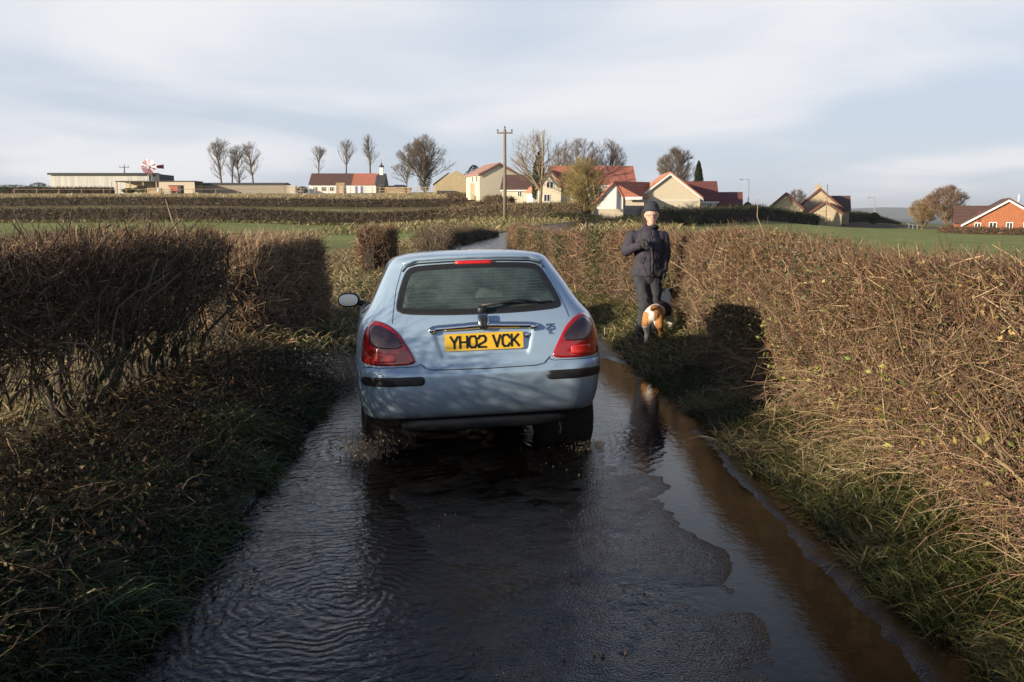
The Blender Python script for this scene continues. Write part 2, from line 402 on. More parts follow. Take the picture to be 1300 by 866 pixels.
sepx = t.n('ShaderNodeSeparateXYZ'); t.l(P, sepx.inputs[0])
# choppy by the car and on the left, calm on the right
chop = t.remap(sepx.outputs['X'], .4, .9, 1.0, .16)
h = t.math('MULTIPLY', t.math('ADD', t.math('ADD', r1, r2), t.math('ADD', fine, big)), chop)
h = t.math('ADD', h, t.math('MULTIPLY', r3, .5))
bn = t.n('ShaderNodeBump'); t.l(h, bn.inputs['Height']); bn.inputs['Strength'].default_value = 1; bn.inputs['Distance'].default_value = 1
fr = t.n('ShaderNodeFresnel'); fr.inputs['IOR'].default_value = 1.34; t.l(bn.outputs[0], fr.inputs['Normal'])
gl = t.n('ShaderNodeBsdfGlossy'); gl.inputs['Roughness'].default_value = .03; gl.inputs['Color'].default_value = (.95, .95, .95, 1); t.l(bn.outputs[0], gl.inputs['Normal'])
tr = t.n('ShaderNodeBsdfTransparent'); tr.inputs['Color'].default_value = (.55, .50, .42, 1)
df = t.n('ShaderNodeBsdfDiffuse'); df.inputs['Color'].default_value = (.016, .011, .007, 1)
m1 = t.n('ShaderNodeMixShader'); m1.inputs[0].default_value = .35; t.l(tr.outputs[0], m1.inputs[1]); t.l(df.outputs[0], m1.inputs[2])
m2 = t.n('ShaderNodeMixShader'); t.l(fr.outputs[0], m2.inputs[0]); t.l(m1.outputs[0], m2.inputs[1]); t.l(gl.outputs[0], m2.inputs[2])
t.l(m2.outputs[0], t.out.inputs['Surface']); M_water = t.m
me = mesh_np('flood_water', np.stack([WX + xc(WY), WY, 0 * WX], -1).reshape(-1, 3), [Fq], None, True)
tag(link('flood_water', me, None, M_water), kind='structure')
# ------------------------------------------------------------------ vegetation generators (numpy)
def unit(v): return v / (np.linalg.norm(v, axis=-1, keepdims=True) + 1e-9)
def twigs(P, D, L, r, nseg=2, bend=.35, colr=None, sides=3, taper=.35, droop=0.0):
    """N thin tapering twigs as one vertex/face/colour block"""
    N = len(P); D = unit(D); K = nseg + 1
    pts_ = np.zeros((N, K, 3)); pts_[:, 0] = P; d = D
    for k in range(1, K):
        d = unit(d + bend * rng.normal(size=(N, 3)) * .6 + np.array([0, 0, -droop]))
        pts_[:, k] = pts_[:, k - 1] + d * (L / nseg)[:, None]
    ref = np.where(np.abs(D[:, 2:3]) > .9, np.array([[1., 0, 0]]), np.array([[0, 0, 1.]]))
    u = unit(np.cross(D, ref)); w = np.cross(D, u)
    rad = r[:, None] * np.linspace(1, taper, K)[None]
    V = np.zeros((N, K, sides, 3))
    for s in range(sides):
        a = 2 * math.pi * s / sides
        V[:, :, s] = pts_ + (u * math.cos(a) + w * math.sin(a))[:, None] * rad[..., None]
    base = (np.arange(N) * K * sides)[:, None, None]
    k = np.arange(nseg)[None, :, None]; s = np.arange(sides)[None, None, :]; s2 = (s + 1) % sides
    F = np.stack([base + k * sides + s, base + k * sides + s2, base + (k + 1) * sides + s2, base + (k + 1) * sides + s], -1).reshape(-1, 4)
    C = np.repeat(colr, K * sides, 0) if colr is not None else None
    return V.reshape(-1, 3), F, C, pts_
def blades(P, D, L, w, colr, nseg=3, droop=.5):
    """grass blades: strips that taper to a point and arch over"""
    N = len(P); D = unit(D); K = nseg + 1
    side = unit(np.cross(D, rng.normal(size=(N, 3))))
    pts_ = np.zeros((N, K, 3)); pts_[:, 0] = P; d = D
    out = unit(np.stack([D[:, 0], D[:, 1], 0 * L], -1) + 1e-4)
    for k in range(1, K):
        d = unit(d + droop * (out * .5 + np.array([0, 0, -1.])) * (k / nseg))
        pts_[:, k] = pts_[:, k - 1] + d * (L / nseg)[:, None]
    wd = w[:, None] * np.array([.8, 1.0, .7, .12])[:K]
    V = np.stack([pts_ - side[:, None] * wd[..., None], pts_ + side[:, None] * wd[..., None]], 2)
    base = (np.arange(N) * K * 2)[:, None]; k = np.arange(nseg)[None] * 2
    F = np.stack([base + k, base + k + 1, base + k + 3, base + k + 2], -1).reshape(-1, 4)
    return V.reshape(-1, 3), F, np.repeat(colr, K * 2, 0)
def leaves(P, size, colr, updir=None):
    """small bent leaves, two triangles-pairs each"""
    N = len(P); u = unit(rng.normal(size=(N, 3))); v = unit(np.cross(u, rng.normal(size=(N, 3)))); n = np.cross(u, v)
    s = size[:, None]
    V = np.stack([P - u * s, P - v * s * .55 + n * s * .15, P + u * s, P + v * s * .55 + n * s * .15], 1)
    b = (np.arange(N) * 4)[:, None]
    F = np.concatenate([b + np.array([[0, 1, 2]]), b + np.array([[0, 2, 3]])], 0)
    return V.reshape(-1, 3), F, np.repeat(colr, 4, 0)
class VB:
    def __init__(s): s.V = []; s.F = []; s.C = []; s.n = 0
    def add(s, blk):
        V, F, C = blk[:3]; s.V.append(V); s.F.append(F + s.n); s.C.append(C); s.n += len(V); return s
    def build(s, name, mat, parent=None, smooth=False):
        F4 = [f for f in s.F if f.shape[1] == 4]; F3 = [f for f in s.F if f.shape[1] == 3]
        Fs = ([np.concatenate(F4)] if F4 else []) + ([np.concatenate(F3)] if F3 else [])
        return link(name, mesh_np(name, np.concatenate(s.V), Fs, np.concatenate(s.C), smooth), parent, mat)
def pick(cols, n, var=.25, p=None):
    cols = np.array(cols, float); c = cols[rng.choice(len(cols), n, p=p)]
    return np.clip(c * (1 + var * rng.normal(size=(n, 1))) * (1 + .06 * rng.normal(size=(n, 3))), .004, .8)
def mat_veg(name, rough=.75, trans=0.0, spec=.25):
    t = NT(name); a = t.attr()
    if trans:
        d = t.n('ShaderNodeBsdfPrincipled'); t.l(a, d.inputs['Base Color']); d.inputs['Roughness'].default_value = rough; d.inputs['Specular IOR Level'].default_value = spec
        tl = t.n('ShaderNodeBsdfTranslucent'); t.l(a, tl.inputs['Color'])
        m = t.n('ShaderNodeMixShader'); m.inputs[0].default_value = trans; t.l(d.outputs[0], m.inputs[1]); t.l(tl.outputs[0], m.inputs[2]); t.l(m.outputs[0], t.out.inputs['Surface'])
    else: t.bsdf(a, rough, 0, None, **{'Specular IOR Level': spec})
    return t.m
M_twig = mat_veg('twig_bark', .7); M_blade = mat_veg('grass_blades', .5, .28, .35); M_leaf = mat_veg('leaf', .55, .2, .3); M_bark = mat_veg('bark', .85)
M_core = mat_simple('hedge_inside', (.035, .026, .016), .95, 0, .5, 14, 1.0, .06)  # solid filler added to block light, dark for the shade between twigs
TW = [(.18, .105, .062), (.12, .072, .046), (.26, .175, .10), (.07, .047, .032), (.36, .27, .16)]
TWP = [.32, .27, .2, .14, .07]

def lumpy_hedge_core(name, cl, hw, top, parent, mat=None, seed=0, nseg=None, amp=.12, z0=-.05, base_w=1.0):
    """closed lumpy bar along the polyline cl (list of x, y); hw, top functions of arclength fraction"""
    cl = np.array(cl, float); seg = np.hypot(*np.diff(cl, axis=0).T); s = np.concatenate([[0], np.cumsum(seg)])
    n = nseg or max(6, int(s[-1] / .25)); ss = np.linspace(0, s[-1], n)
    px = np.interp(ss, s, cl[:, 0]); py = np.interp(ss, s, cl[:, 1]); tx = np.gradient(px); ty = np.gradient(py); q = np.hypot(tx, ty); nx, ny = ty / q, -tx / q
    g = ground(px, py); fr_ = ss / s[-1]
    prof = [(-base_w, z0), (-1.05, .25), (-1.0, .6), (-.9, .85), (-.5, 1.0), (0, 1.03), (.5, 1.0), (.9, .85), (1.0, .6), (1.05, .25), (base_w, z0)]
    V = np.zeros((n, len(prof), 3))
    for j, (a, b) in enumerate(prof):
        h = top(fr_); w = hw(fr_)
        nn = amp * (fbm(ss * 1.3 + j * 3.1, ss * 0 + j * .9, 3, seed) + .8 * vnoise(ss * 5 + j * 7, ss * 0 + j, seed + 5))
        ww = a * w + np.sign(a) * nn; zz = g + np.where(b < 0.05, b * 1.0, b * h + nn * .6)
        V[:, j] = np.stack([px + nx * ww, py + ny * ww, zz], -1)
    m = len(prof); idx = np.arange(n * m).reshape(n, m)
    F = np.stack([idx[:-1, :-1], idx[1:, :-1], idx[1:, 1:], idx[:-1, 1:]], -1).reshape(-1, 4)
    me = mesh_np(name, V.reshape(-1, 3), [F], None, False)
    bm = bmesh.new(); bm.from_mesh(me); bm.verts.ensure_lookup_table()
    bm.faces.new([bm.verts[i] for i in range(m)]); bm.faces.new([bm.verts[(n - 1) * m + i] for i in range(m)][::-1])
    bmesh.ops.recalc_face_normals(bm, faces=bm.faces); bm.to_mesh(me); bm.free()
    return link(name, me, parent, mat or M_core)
def along(cl, s0, n):
    """n random points on the polyline between fraction limits; returns x, y, normal x, normal y, frac"""
    cl = np.array(cl, float); seg = np.hypot(*np.diff(cl, axis=0).T); s = np.concatenate([[0], np.cumsum(seg)])
    u = s0 * s[-1]
    px = np.interp(u, s, cl[:, 0]); py = np.interp(u, s, cl[:, 1]); e = .05
    tx = np.interp(u + e, s, cl[:, 0]) - np.interp(u - e, s, cl[:, 0]); ty = np.interp(u + e, s, cl[:, 1]) - np.interp(u - e, s, cl[:, 1]); q = np.hypot(tx, ty) + 1e-9
    return px, py, ty / q, -tx / q, tx / q, ty / q
def hedge_twigs(vb, cl, hw, top, n, rad, Lr, zlo=.0, seed=0, cols=TW, colp=TWP, fr=None, surf=.72, sides=3, nseg=2, spike=.35, flow=.5, face=0):
    """twigs in the outer part of a hedge body. fr: fractions; face: +1/-1 keep mostly that side"""
    f = fr if fr is not None else rng.random(n); n = len(f)
    px, py, nx, ny, tx, ty = along(cl, f, n); g = ground(px, py); H = top(f); W = hw(f)
    a = rng.random(n) * 2 - 1 if not face else np.where(rng.random(n) < .8, face * (rng.random(n)), rng.random(n) * 2 - 1)
    h = zlo + (1 - zlo) * rng.random(n) ** .85
    # push to the shell
    m = rng.random(n); rr = np.where(m < surf, 1 - .28 * rng.random(n) ** 1.5, rng.random(n))
    side = rng.random(n) < .62
    gp = fbm(px * 2.6 + py * 2.6, h * 3.2 + 7, 3, seed + 50); keep = rng.random(n) < .35 + .65 * smoothstep(-.28, .10, gp)
    a = np.where(side, np.sign(a) * rr, a); h = np.where(side, h, np.where(m < surf, 1 - .2 * rng.random(n) ** 1.5, h))
    lump = .10 * fbm(px * 1.2 + py * 1.0, h * 3 + seed, 3, seed)
    a2 = a * (W + lump) * np.interp(h, [0, .3, .75, 1], [1.0, 1.05, 1.0, .82])
    P = np.stack([px + nx * a2, py + ny * a2, g + h * (H + lump * .5)], -1)
    out = np.stack([nx * np.sign(a2), ny * np.sign(a2), 0 * nx], -1) * np.abs(a)[:, None]
    tang = np.stack([tx, ty, 0 * tx], -1) * rng.normal(size=(n, 1)) * .9
    up = np.array([0, 0, 1.])[None] * (np.where(h > .75, .9, .15) + .45 * rng.normal(size=n))[:, None]
    D = unit(out * .38 + tang * (1 - spike) + up + rng.normal(size=(n, 3)) * .6)
    L = Lr[0] + (Lr[1] - Lr[0]) * rng.random(n) ** 2
    P = P - D * (L * .45)[:, None]
    r = rad * (.5 + rng.random(n) ** 2 * 1.3)
    c = pick(cols, n, .28, colp)
    P, D, L, r, c, h, a2 = P[keep], D[keep], L[keep], r[keep], c[keep], h[keep], a2[keep]
    blk = twigs(P, D, L, r, nseg, .5, c, sides); vb.add(blk); return P + D * L[:, None] * .6, h, a2
CONST = lambda v: (lambda f: np.zeros_like(np.asarray(f, float)) + v)

# ================================================================== right-hand hedge
RH = [(2.95, -3.0), (2.72, 3.2), (2.66, 6), (2.62, 9), (2.6, 12), (2.1, 15.5), (1.68, 19), (1.35, 24), (.9, 30), (.45, 38), (.35, 44), (.9, 50)]
rh = empty('hawthorn_hedge', (2.3, 9, g1(2.3, 9)))
tag(rh, 'clipped brown leafless hedge lit by the sun along the right side of the lane', 'hedge')
def rtop(f): return np.interp(f, [0, .4, .6, 1], [1.11, 1.06, 1.05, 1.10]) + .04 * np.sin(np.asarray(f) * 60)
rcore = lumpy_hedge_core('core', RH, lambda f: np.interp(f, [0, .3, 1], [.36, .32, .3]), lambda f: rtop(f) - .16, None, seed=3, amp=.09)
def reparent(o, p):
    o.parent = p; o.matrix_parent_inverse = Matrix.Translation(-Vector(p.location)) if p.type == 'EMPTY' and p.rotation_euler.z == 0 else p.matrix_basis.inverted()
rcore.name = 'shade_core'; reparent(rcore, rh)
cl_ = np.array(RH); ss_ = np.concatenate([[0], np.cumsum(np.hypot(*np.diff(cl_, axis=0).T))]); TL = ss_[-1]
def fr_range(cl, y0, y1, n, bias=1.0):
    c = np.array(cl, float); s = np.concatenate([[0], np.cumsum(np.hypot(*np.diff(c, axis=0).T))]) ; s /= s[-1]
    yv = y0 + (y1 - y0) * rng.random(n) ** bias
    return np.interp(yv, c[:, 1], s)
vb = VB()
RW = CONST(.52)
hedge_twigs(vb, RH, RW, rtop, 0, .0030, (.10, .42), .02, 1, fr=fr_range(RH, -2.5, 3.0, 5000), face=-1)
tips, hh, aa = hedge_twigs(vb, RH, RW, rtop, 0, .0026, (.05, .30), .0, 2, fr=fr_range(RH, 2.6, 9, 66000, 1.15), face=-1)
hedge_twigs(vb, RH, RW, rtop, 0, .0034, (.06, .30), .0, 3, fr=fr_range(RH, 9, 17, 26000, 1.1), face=-1)
hedge_twigs(vb, RH, RW, rtop, 0, .0055, (.12, .42), .0, 4, fr=fr_range(RH, 17, 50, 20000, 1.3), face=-1)
hedge_twigs(vb, RH, RW, lambda f: rtop(f) * 1.0, 0, .0035, (.06, .18), .85, 5, fr=fr_range(RH, 2.6, 30, 15000, 1.4), spike=.8, surf=.95)
# thicker crossing stems near the face
hedge_twigs(vb, RH, CONST(.42), lambda f: rtop(f) * .85, 0, .0055, (.25, .75), .0, 6, fr=fr_range(RH, 3.2, 12, 1300), face=-1, nseg=4, sides=4, cols=[(.16, .11, .07), (.25, .19, .12), (.1, .075, .05)], colp=[.4, .3, .3], flow=.9)
n = 1500; f = fr_range(RH, 2.8, 11, n, 1.2); px, py, nx, ny, tx, ty = along(RH, f, n); P = np.stack([px - (.28 + .2 * rng.random(n)), py, ground(px, py) + .5 * rng.random(n)], -1)
vb.add(twigs(P, np.stack([.25 * rng.normal(size=n) - .1, .3 * rng.normal(size=n), np.ones(n)], -1), .2 + .35 * rng.random(n), .003 + .004 * rng.random(n) ** 2, 4, .3, pick([(.17, .12, .075), (.28, .20, .12), (.10, .08, .05)], n, .25), 4, .6))
reparent(vb.build('twigs', M_twig), rh)
# withered leaves and seed heads left on the twigs
k = rng.random(len(tips)) < .30
vb = VB(); Pl = tips[k] + rng.normal(size=(k.sum(), 3)) * .03
vb.add(leaves(Pl, .007 + .010 * rng.random(len(Pl)), pick([(.26, .16, .06), (.33, .24, .10), (.16, .15, .04), (.14, .08, .04)], len(Pl), .3)))
n = 480; f = fr_range(RH, 3, 9, n); px, py, nx, ny, tx, ty = along(RH, f, n); h = .12 + .5 * rng.random(n) ** 1.6
Pl = np.stack([px - nx * -(.0) - (.56 + .1 * rng.random(n)) * np.abs(nx) * 1.0, py, ground(px, py) + h], -1)
vb.add(leaves(Pl, .009 + .015 * rng.random(n), pick([(.22, .22, .05), (.30, .26, .07), (.12, .14, .035)], n, .25)))
reparent(vb.build('withered_leaves', M_leaf), rh)
# ivy climbing the hedge in upright patches
vb = VB()
for (cy, wy_, hz0, hz1, n) in [(20.5, 1.0, .1, 1.05, 1500), (16.4, 1.0, .0, 1.15, 2300), (25, 1.6, .2, 1.1, 1100), (31, 2.4, .3, 1.1, 900), (12.2, .8, .0, .6, 1500), (13.6, .7, .1, .9, 500), (8.5, 2.2, .0, .5, 900), (6.5, 2.4, .6, 1.12, 500)]:
    yv = cy + wy_ * rng.normal(size=n) * .5; f = np.interp(yv, cl_[:, 1], ss_ / TL); px, py, nx, ny, tx, ty = along(RH, f, n); h = hz0 + (hz1 - hz0) * rng.random(n)
    Pl = np.stack([px - np.abs(nx) * (.38 + .22 * rng.random(n)), py + rng.normal(size=n) * .05, ground(px, py) + h], -1)
    vb.add(leaves(Pl, (.010 + .016 * rng.random(n)) * (1 + max(0, cy - 12) * .03), pick([(.035, .05, .016), (.06, .075, .025), (.12, .12, .05)], n, .3)))
reparent(vb.build('ivy', M_leaf), rh)

# ================================================================== near left hedge: bare hawthorns with crooked trunks
def crooked(p0, h, lean, r0, parent, name='trunk', seed=0, nb=4):
    rs = random.Random(seed); mb = MB(); tipsl = []
    def limb(p, d, L, r, depth):
        pts_ = [Vector(p)]; rr = [r]; n = 6
        dd = Vector(d).normalized()
        for i in range(n):
            dd = (dd + Vector((rs.gauss(0, .22), rs.gauss(0, .22), rs.gauss(0.05, .12)))).normalized()
            pts_.append(pts_[-1] + dd * (L / n)); rr.append(r * (1 - .55 * (i + 1) / n) * (1 + rs.uniform(-.1, .1)))
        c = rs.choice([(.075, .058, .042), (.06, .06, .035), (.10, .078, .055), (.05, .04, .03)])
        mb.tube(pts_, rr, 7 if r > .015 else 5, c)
        if depth < 3:
            for j in range(rs.choice([2, 3, 3])):
                k = rs.randint(2, n); nd = (dd + Vector((rs.gauss(0, .55), rs.gauss(0, .75), rs.uniform(-.1, .7)))).normalized()
                limb(pts_[k], nd, L * rs.uniform(.5, .8), rr[k] * rs.uniform(.55, .8), depth + 1)
        else: tipsl.append(pts_[-1])
    limb(p0, lean, h, r0, 0)
    o = mb.build(name, M_bark, None, smooth=True); reparent(o, parent); return o
lh = empty('bare_hawthorn_hedge', (-3.1, 4.5, g1(-3.1, 4.5)))
tag(lh, 'dark backlit leafless hedge with crooked mossy stems on the near left', 'hedge')
LH = [(-3.35, -9), (-3.25, 2), (-3.15, 5), (-3.05, 8.6)]
spots = [(-3.25, 4.6), (-3.12, 5.05), (-3.2, 5.35), (-3.05, 5.95), (-3.1, 6.35), (-3.0, 6.7), (-3.12, 6.95), (-3.02, 7.2), (-3.08, 7.45), (-2.98, 7.65), (-3.05, 7.95), (-3.0, 8.2), (-3.03, 8.45), (-3.0, 6.5), (-3.05, 7.08), (-3.0, 7.32), (-2.97, 7.55), (-3.0, 7.82), (-3.02, 8.07), (-3.0, 8.33), (-3.06, 6.15), (-3.3, 4.0), (-3.2, 3.3), (-3.3, 1.3), (-3.3, .2), (-3.3, -1.2), (-3.3, -2.6)]
for i, (x, y) in enumerate(spots):
    rs = random.Random(40 + i)
    big = i in (0, 1, 3, 4)
    crooked((x, y, g1(x, y) - .06), rs.uniform(.6, .85), (rs.uniform(-.45, .1) if y < 6 else rs.uniform(-.1, .1), rs.uniform(-.5, .5) if y < 6.5 else rs.uniform(-.12, .12), 1), .055 if big else rs.uniform(.024, .040), lh, seed=100 + i)
    if rs.random() < .6: crooked((x + .06, y + .08, g1(x, y) - .06), rs.uniform(.6, .9), (rs.uniform(-.2, .3), rs.uniform(-.3, .3), 1), .022, lh, 'stem', seed=300 + i)
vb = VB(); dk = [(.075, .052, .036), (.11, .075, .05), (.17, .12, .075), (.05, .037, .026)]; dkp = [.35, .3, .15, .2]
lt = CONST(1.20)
fn = lambda n, a=2.6, b=8.7: fr_range(LH, a, b, n)
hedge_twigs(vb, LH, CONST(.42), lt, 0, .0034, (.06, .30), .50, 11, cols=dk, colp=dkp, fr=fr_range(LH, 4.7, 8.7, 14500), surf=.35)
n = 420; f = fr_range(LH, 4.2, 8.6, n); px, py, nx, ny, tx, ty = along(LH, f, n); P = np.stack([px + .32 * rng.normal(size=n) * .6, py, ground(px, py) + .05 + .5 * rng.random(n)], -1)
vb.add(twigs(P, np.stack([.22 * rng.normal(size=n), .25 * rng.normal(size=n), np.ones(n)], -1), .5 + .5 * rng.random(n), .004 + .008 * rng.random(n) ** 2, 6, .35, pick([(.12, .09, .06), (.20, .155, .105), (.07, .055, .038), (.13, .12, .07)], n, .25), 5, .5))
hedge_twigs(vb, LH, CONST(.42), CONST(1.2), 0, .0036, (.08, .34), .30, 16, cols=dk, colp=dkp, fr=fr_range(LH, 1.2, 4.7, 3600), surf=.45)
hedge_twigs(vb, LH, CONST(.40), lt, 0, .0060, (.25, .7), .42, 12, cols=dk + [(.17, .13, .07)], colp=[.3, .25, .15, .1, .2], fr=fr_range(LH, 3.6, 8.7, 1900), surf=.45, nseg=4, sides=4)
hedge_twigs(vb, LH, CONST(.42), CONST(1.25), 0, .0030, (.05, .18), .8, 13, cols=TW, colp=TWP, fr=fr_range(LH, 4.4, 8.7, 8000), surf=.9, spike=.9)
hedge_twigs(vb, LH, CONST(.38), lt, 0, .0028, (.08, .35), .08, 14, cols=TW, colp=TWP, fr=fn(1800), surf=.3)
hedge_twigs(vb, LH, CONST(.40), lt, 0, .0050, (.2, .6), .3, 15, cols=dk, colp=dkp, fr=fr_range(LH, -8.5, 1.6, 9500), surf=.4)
reparent(vb.build('twigs', M_twig), lh)
vb = VB(); n = 8000; f = fn(n); px, py, nx, ny, tx, ty = along(LH, f, n); a = (rng.random(n) * 2 - 1) * .42; h = .5 + .72 * rng.random(n) ** .8
vb.add(leaves(np.stack([px + a, py, ground(px, py) + h], -1), .007 + .009 * rng.random(n), pick([(.10, .07, .03), (.07, .06, .025), (.16, .11, .05)], n)))
reparent(vb.build('withered_leaves', M_leaf), lh)

# ================================================================== the next left hedge clump and the small clump
def clump(name, cl, w, h, n, rad, label, cols=TW, zlo=0.0, seed=0, colp=TWP, core=True, group=None, L=(.12, .45)):
    c = cl[len(cl) // 2]; e = empty(name, (c[0], c[1], g1(*c)))
    tag(e, label, 'hedge', group)
    W = lambda f: w * np.sqrt(np.clip(1 - (2 * np.asarray(f) - 1) ** 6, .08, 1)); H = lambda f: h * np.clip(1.0 - .35 * np.abs(2 * np.asarray(f) - 1) ** 8, .3, 1)
    if core: reparent(lumpy_hedge_core('shade_core', cl, lambda f: W(f) * .68, lambda f: H(f) * .86, None, seed=seed, amp=.08 * h), e)
    vb = VB(); hedge_twigs(vb, cl, W, H, n, rad, L, zlo, seed, cols=cols, colp=colp)
    reparent(vb.build('twigs', M_twig), e); return e
clump('clipped_hedge', [(-3.25, 10.1), (-3.2, 10.8), (-3.1, 11.9), (-2.95, 13.0)], .5, 1.08, 26000, .0036, 'sunlit brown hedge section behind the gap in the left hedge', seed=21, L=(.08, .36), cols=[(.30, .20, .12), (.20, .13, .08), (.42, .32, .20), (.12, .08, .05)], colp=[.35, .3, .2, .15])  # paler twig colours put in for sunlight that the first hedge blocks
clump('small_hedge_clump', [(-3.35, 21.6), (-3.3, 22.2), (-3.25, 23.0)], .42, 1.02, 6000, .006, 'small square brown hedge clump at the edge of the left pasture', seed=22)
clump('bank_hedge', [(-2.3, 26), (-3.1, 36), (-3.4, 46), (-2.8, 54), (-1.0, 60)], .6, .75, 12000, .009, 'low dark ragged hedge along the left bank where the lane bends', seed=23, cols=[(.10, .075, .05), (.2, .15, .09), (.07, .055, .035)], colp=[.4, .3, .3], L=(.2, .6))

# ================================================================== verge vegetation
def scatter(n, x0, x1, y0, y1, dens=None):
    x = x0 + (x1 - x0) * rng.random(n); y = y0 + (y1 - y0) * rng.random(n) ** 1.25
    d = x  # distance from the centre line
    X = x + xc(y)
    if dens is not None:
        k = rng.random(n) < dens(x, y); X, y = X[k], y[k]
    return X, y
def tuft_mask(X, Y, s, seed, lo=0., hi=.35): return smoothstep(lo, hi, fbm(X * s, Y * s, 3, seed))
def grass(vb, X, Y, Lm, wm, cols, colp=None, lean=.5, droop=.5, bias=(0, 0)):
    n = len(X); P = np.stack([X, Y, ground(X, Y) - .01], -1)
    cl = fbm(X * 5, Y * 5, 2, 77)
    D = np.stack([rng.normal(size=n) * lean + bias[0], rng.normal(size=n) * lean + bias[1], np.ones(n)], -1)
    L = Lm * (.45 + .9 * rng.random(n)) * (1 + .6 * cl)
    vb.add(blades(P, D, L, wm * (.6 + .8 * rng.random(n)), pick(cols, n, .22, colp), 3, droop))
GR = [(.058, .068, .018), (.095, .10, .030), (.035, .045, .014), (.17, .145, .05)]
DG = [(.32, .25, .13), (.42, .34, .19), (.20, .14, .07), (.24, .22, .08)]
# right verge
vb = VB()
X, Y = scatter(70000, 1.50, 2.75, 2.6, 9.5, lambda d, y: np.clip(.25 + 1.2 * tuft_mask(d, y, 1.6, 5), 0, 1) * smoothstep(1.44, 1.66, d + .18 * fbm(d * 2, y * 2, 3, 9)))
m = fbm(X * 1.3, Y * 1.3, 3, 15) + .35 * (X - xc(Y) - 2.1) > -.12
grass(vb, X[~m], Y[~m], .15, .0030, GR, [.4, .3, .15, .15], .55, .55)
grass(vb, X[m], Y[m], .20, .0026, DG + [GR[1]], [.25, .2, .15, .2, .2], .7, .6, (-.25, 0))
X, Y = scatter(26000, 1.45, 2.5, 9, 24, lambda d, y: smoothstep(1.45, 1.75, d))
grass(vb, X, Y, .17, .005, GR + DG[:2], [.25, .25, .1, .1, .2, .1], .5, .5)
X, Y = scatter(16000, 1.42, 1.85, 2.2, 12, lambda d, y: .3 + tuft_mask(d, y, 3, 8))
grass(vb, X, Y, .06, .003, [(.09, .06, .03), (.06, .07, .02)], None, .9, .7)
X, Y = scatter(12000, 1.5, 2.5, 23, 50)
grass(vb, X, Y, .22, .012, GR + DG[:2], [.2, .25, .1, .1, .2, .15], .5, .5)
o = vb.build('verge_grass', M_blade); tag(o, 'green and straw coloured grass of the right verge', 'grass', kind='stuff')
# left verge
vb = VB(); BR = [(.075, .05, .024), (.05, .036, .018), (.15, .115, .055), (.028, .022, .013)]
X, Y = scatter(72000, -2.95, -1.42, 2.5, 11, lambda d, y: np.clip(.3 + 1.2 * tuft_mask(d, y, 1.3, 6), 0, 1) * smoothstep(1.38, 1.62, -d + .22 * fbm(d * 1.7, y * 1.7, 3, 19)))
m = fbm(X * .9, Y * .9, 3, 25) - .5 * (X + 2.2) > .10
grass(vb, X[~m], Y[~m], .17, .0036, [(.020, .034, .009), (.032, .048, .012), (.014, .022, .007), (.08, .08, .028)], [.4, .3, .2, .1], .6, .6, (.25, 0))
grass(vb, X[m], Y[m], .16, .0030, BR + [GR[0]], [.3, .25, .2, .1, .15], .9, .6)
for (cx, cy, n, s) in [(-1.95, 6.3, 1500, .26), (-1.75, 5.6, 900, .3), (-2.1, 4.9, 900, .25), (-1.65, 3.6, 700, .22), (-2.3, 3.5, 900, .24), (-1.75, 7.4, 900, .24), (-1.62, 4.45, 600, .2)]:
    X = cx + rng.normal(size=n) * .13; Y = cy + rng.normal(size=n) * .16
    grass(vb, X, Y, s, .0045, [(.05, .085, .02), (.08, .12, .03), (.14, .14, .05)], None, .8, .75)
X, Y = scatter(30000, -5.5, -1.5, 10, 34)
grass(vb, X, Y, .22, .008, DG + BR[:2] + GR[:1], [.26, .2, .16, .12, .1, .06, .1], .6, .5)
X, Y = scatter(24000, -7, -3.4, 3, 11)
grass(vb, X, Y, .2, .0045, DG, None, .6, .5)
X, Y = scatter(7000, -5, -1.7, 33, 60)
grass(vb, X, Y, .30, .016, DG + GR[:1], [.3, .3, .15, .15, .1], .5, .5)
o = vb.build('bank_grass', M_blade); tag(o, 'dark tangled grass of the left bank', 'grass', kind='stuff')
# dead bracken stems and brambles on the left bank
vb = VB(); n = 5200; X = -3.0 + 1.3 * rng.random(n) ** 1.2; Y = 2.5 + 6.5 * rng.random(n)
P = np.stack([X, Y, ground(X, Y) + .02 + .10 * rng.random(n)], -1); D = np.stack([rng.normal(size=n), rng.normal(size=n), .25 * rng.normal(size=n) + .15], -1)
vb.add(twigs(P, D, .08 + .3 * rng.random(n) ** 2, .0014 + .0018 * rng.random(n), 3, .5, pick([(.11, .075, .04), (.07, .05, .03), (.26, .20, .11), (.04, .03, .018)], n, .3, [.35, .3, .15, .2])))
n = 6000; X = -3.2 + 1.6 * rng.random(n); Y = 2.5 + 7 * rng.random(n)
vb.add(leaves(np.stack([X, Y, ground(X, Y) + .04 + .10 * rng.random(n)], -1), .012 + .016 * rng.random(n), pick([(.08, .05, .024), (.045, .03, .018), (.13, .09, .045), (.035, .04, .016)], n)))
o = vb.build('dead_undergrowth', M_leaf); tag(o, 'brown dead stems and leaf litter under the left hedge', 'undergrowth', kind='stuff')
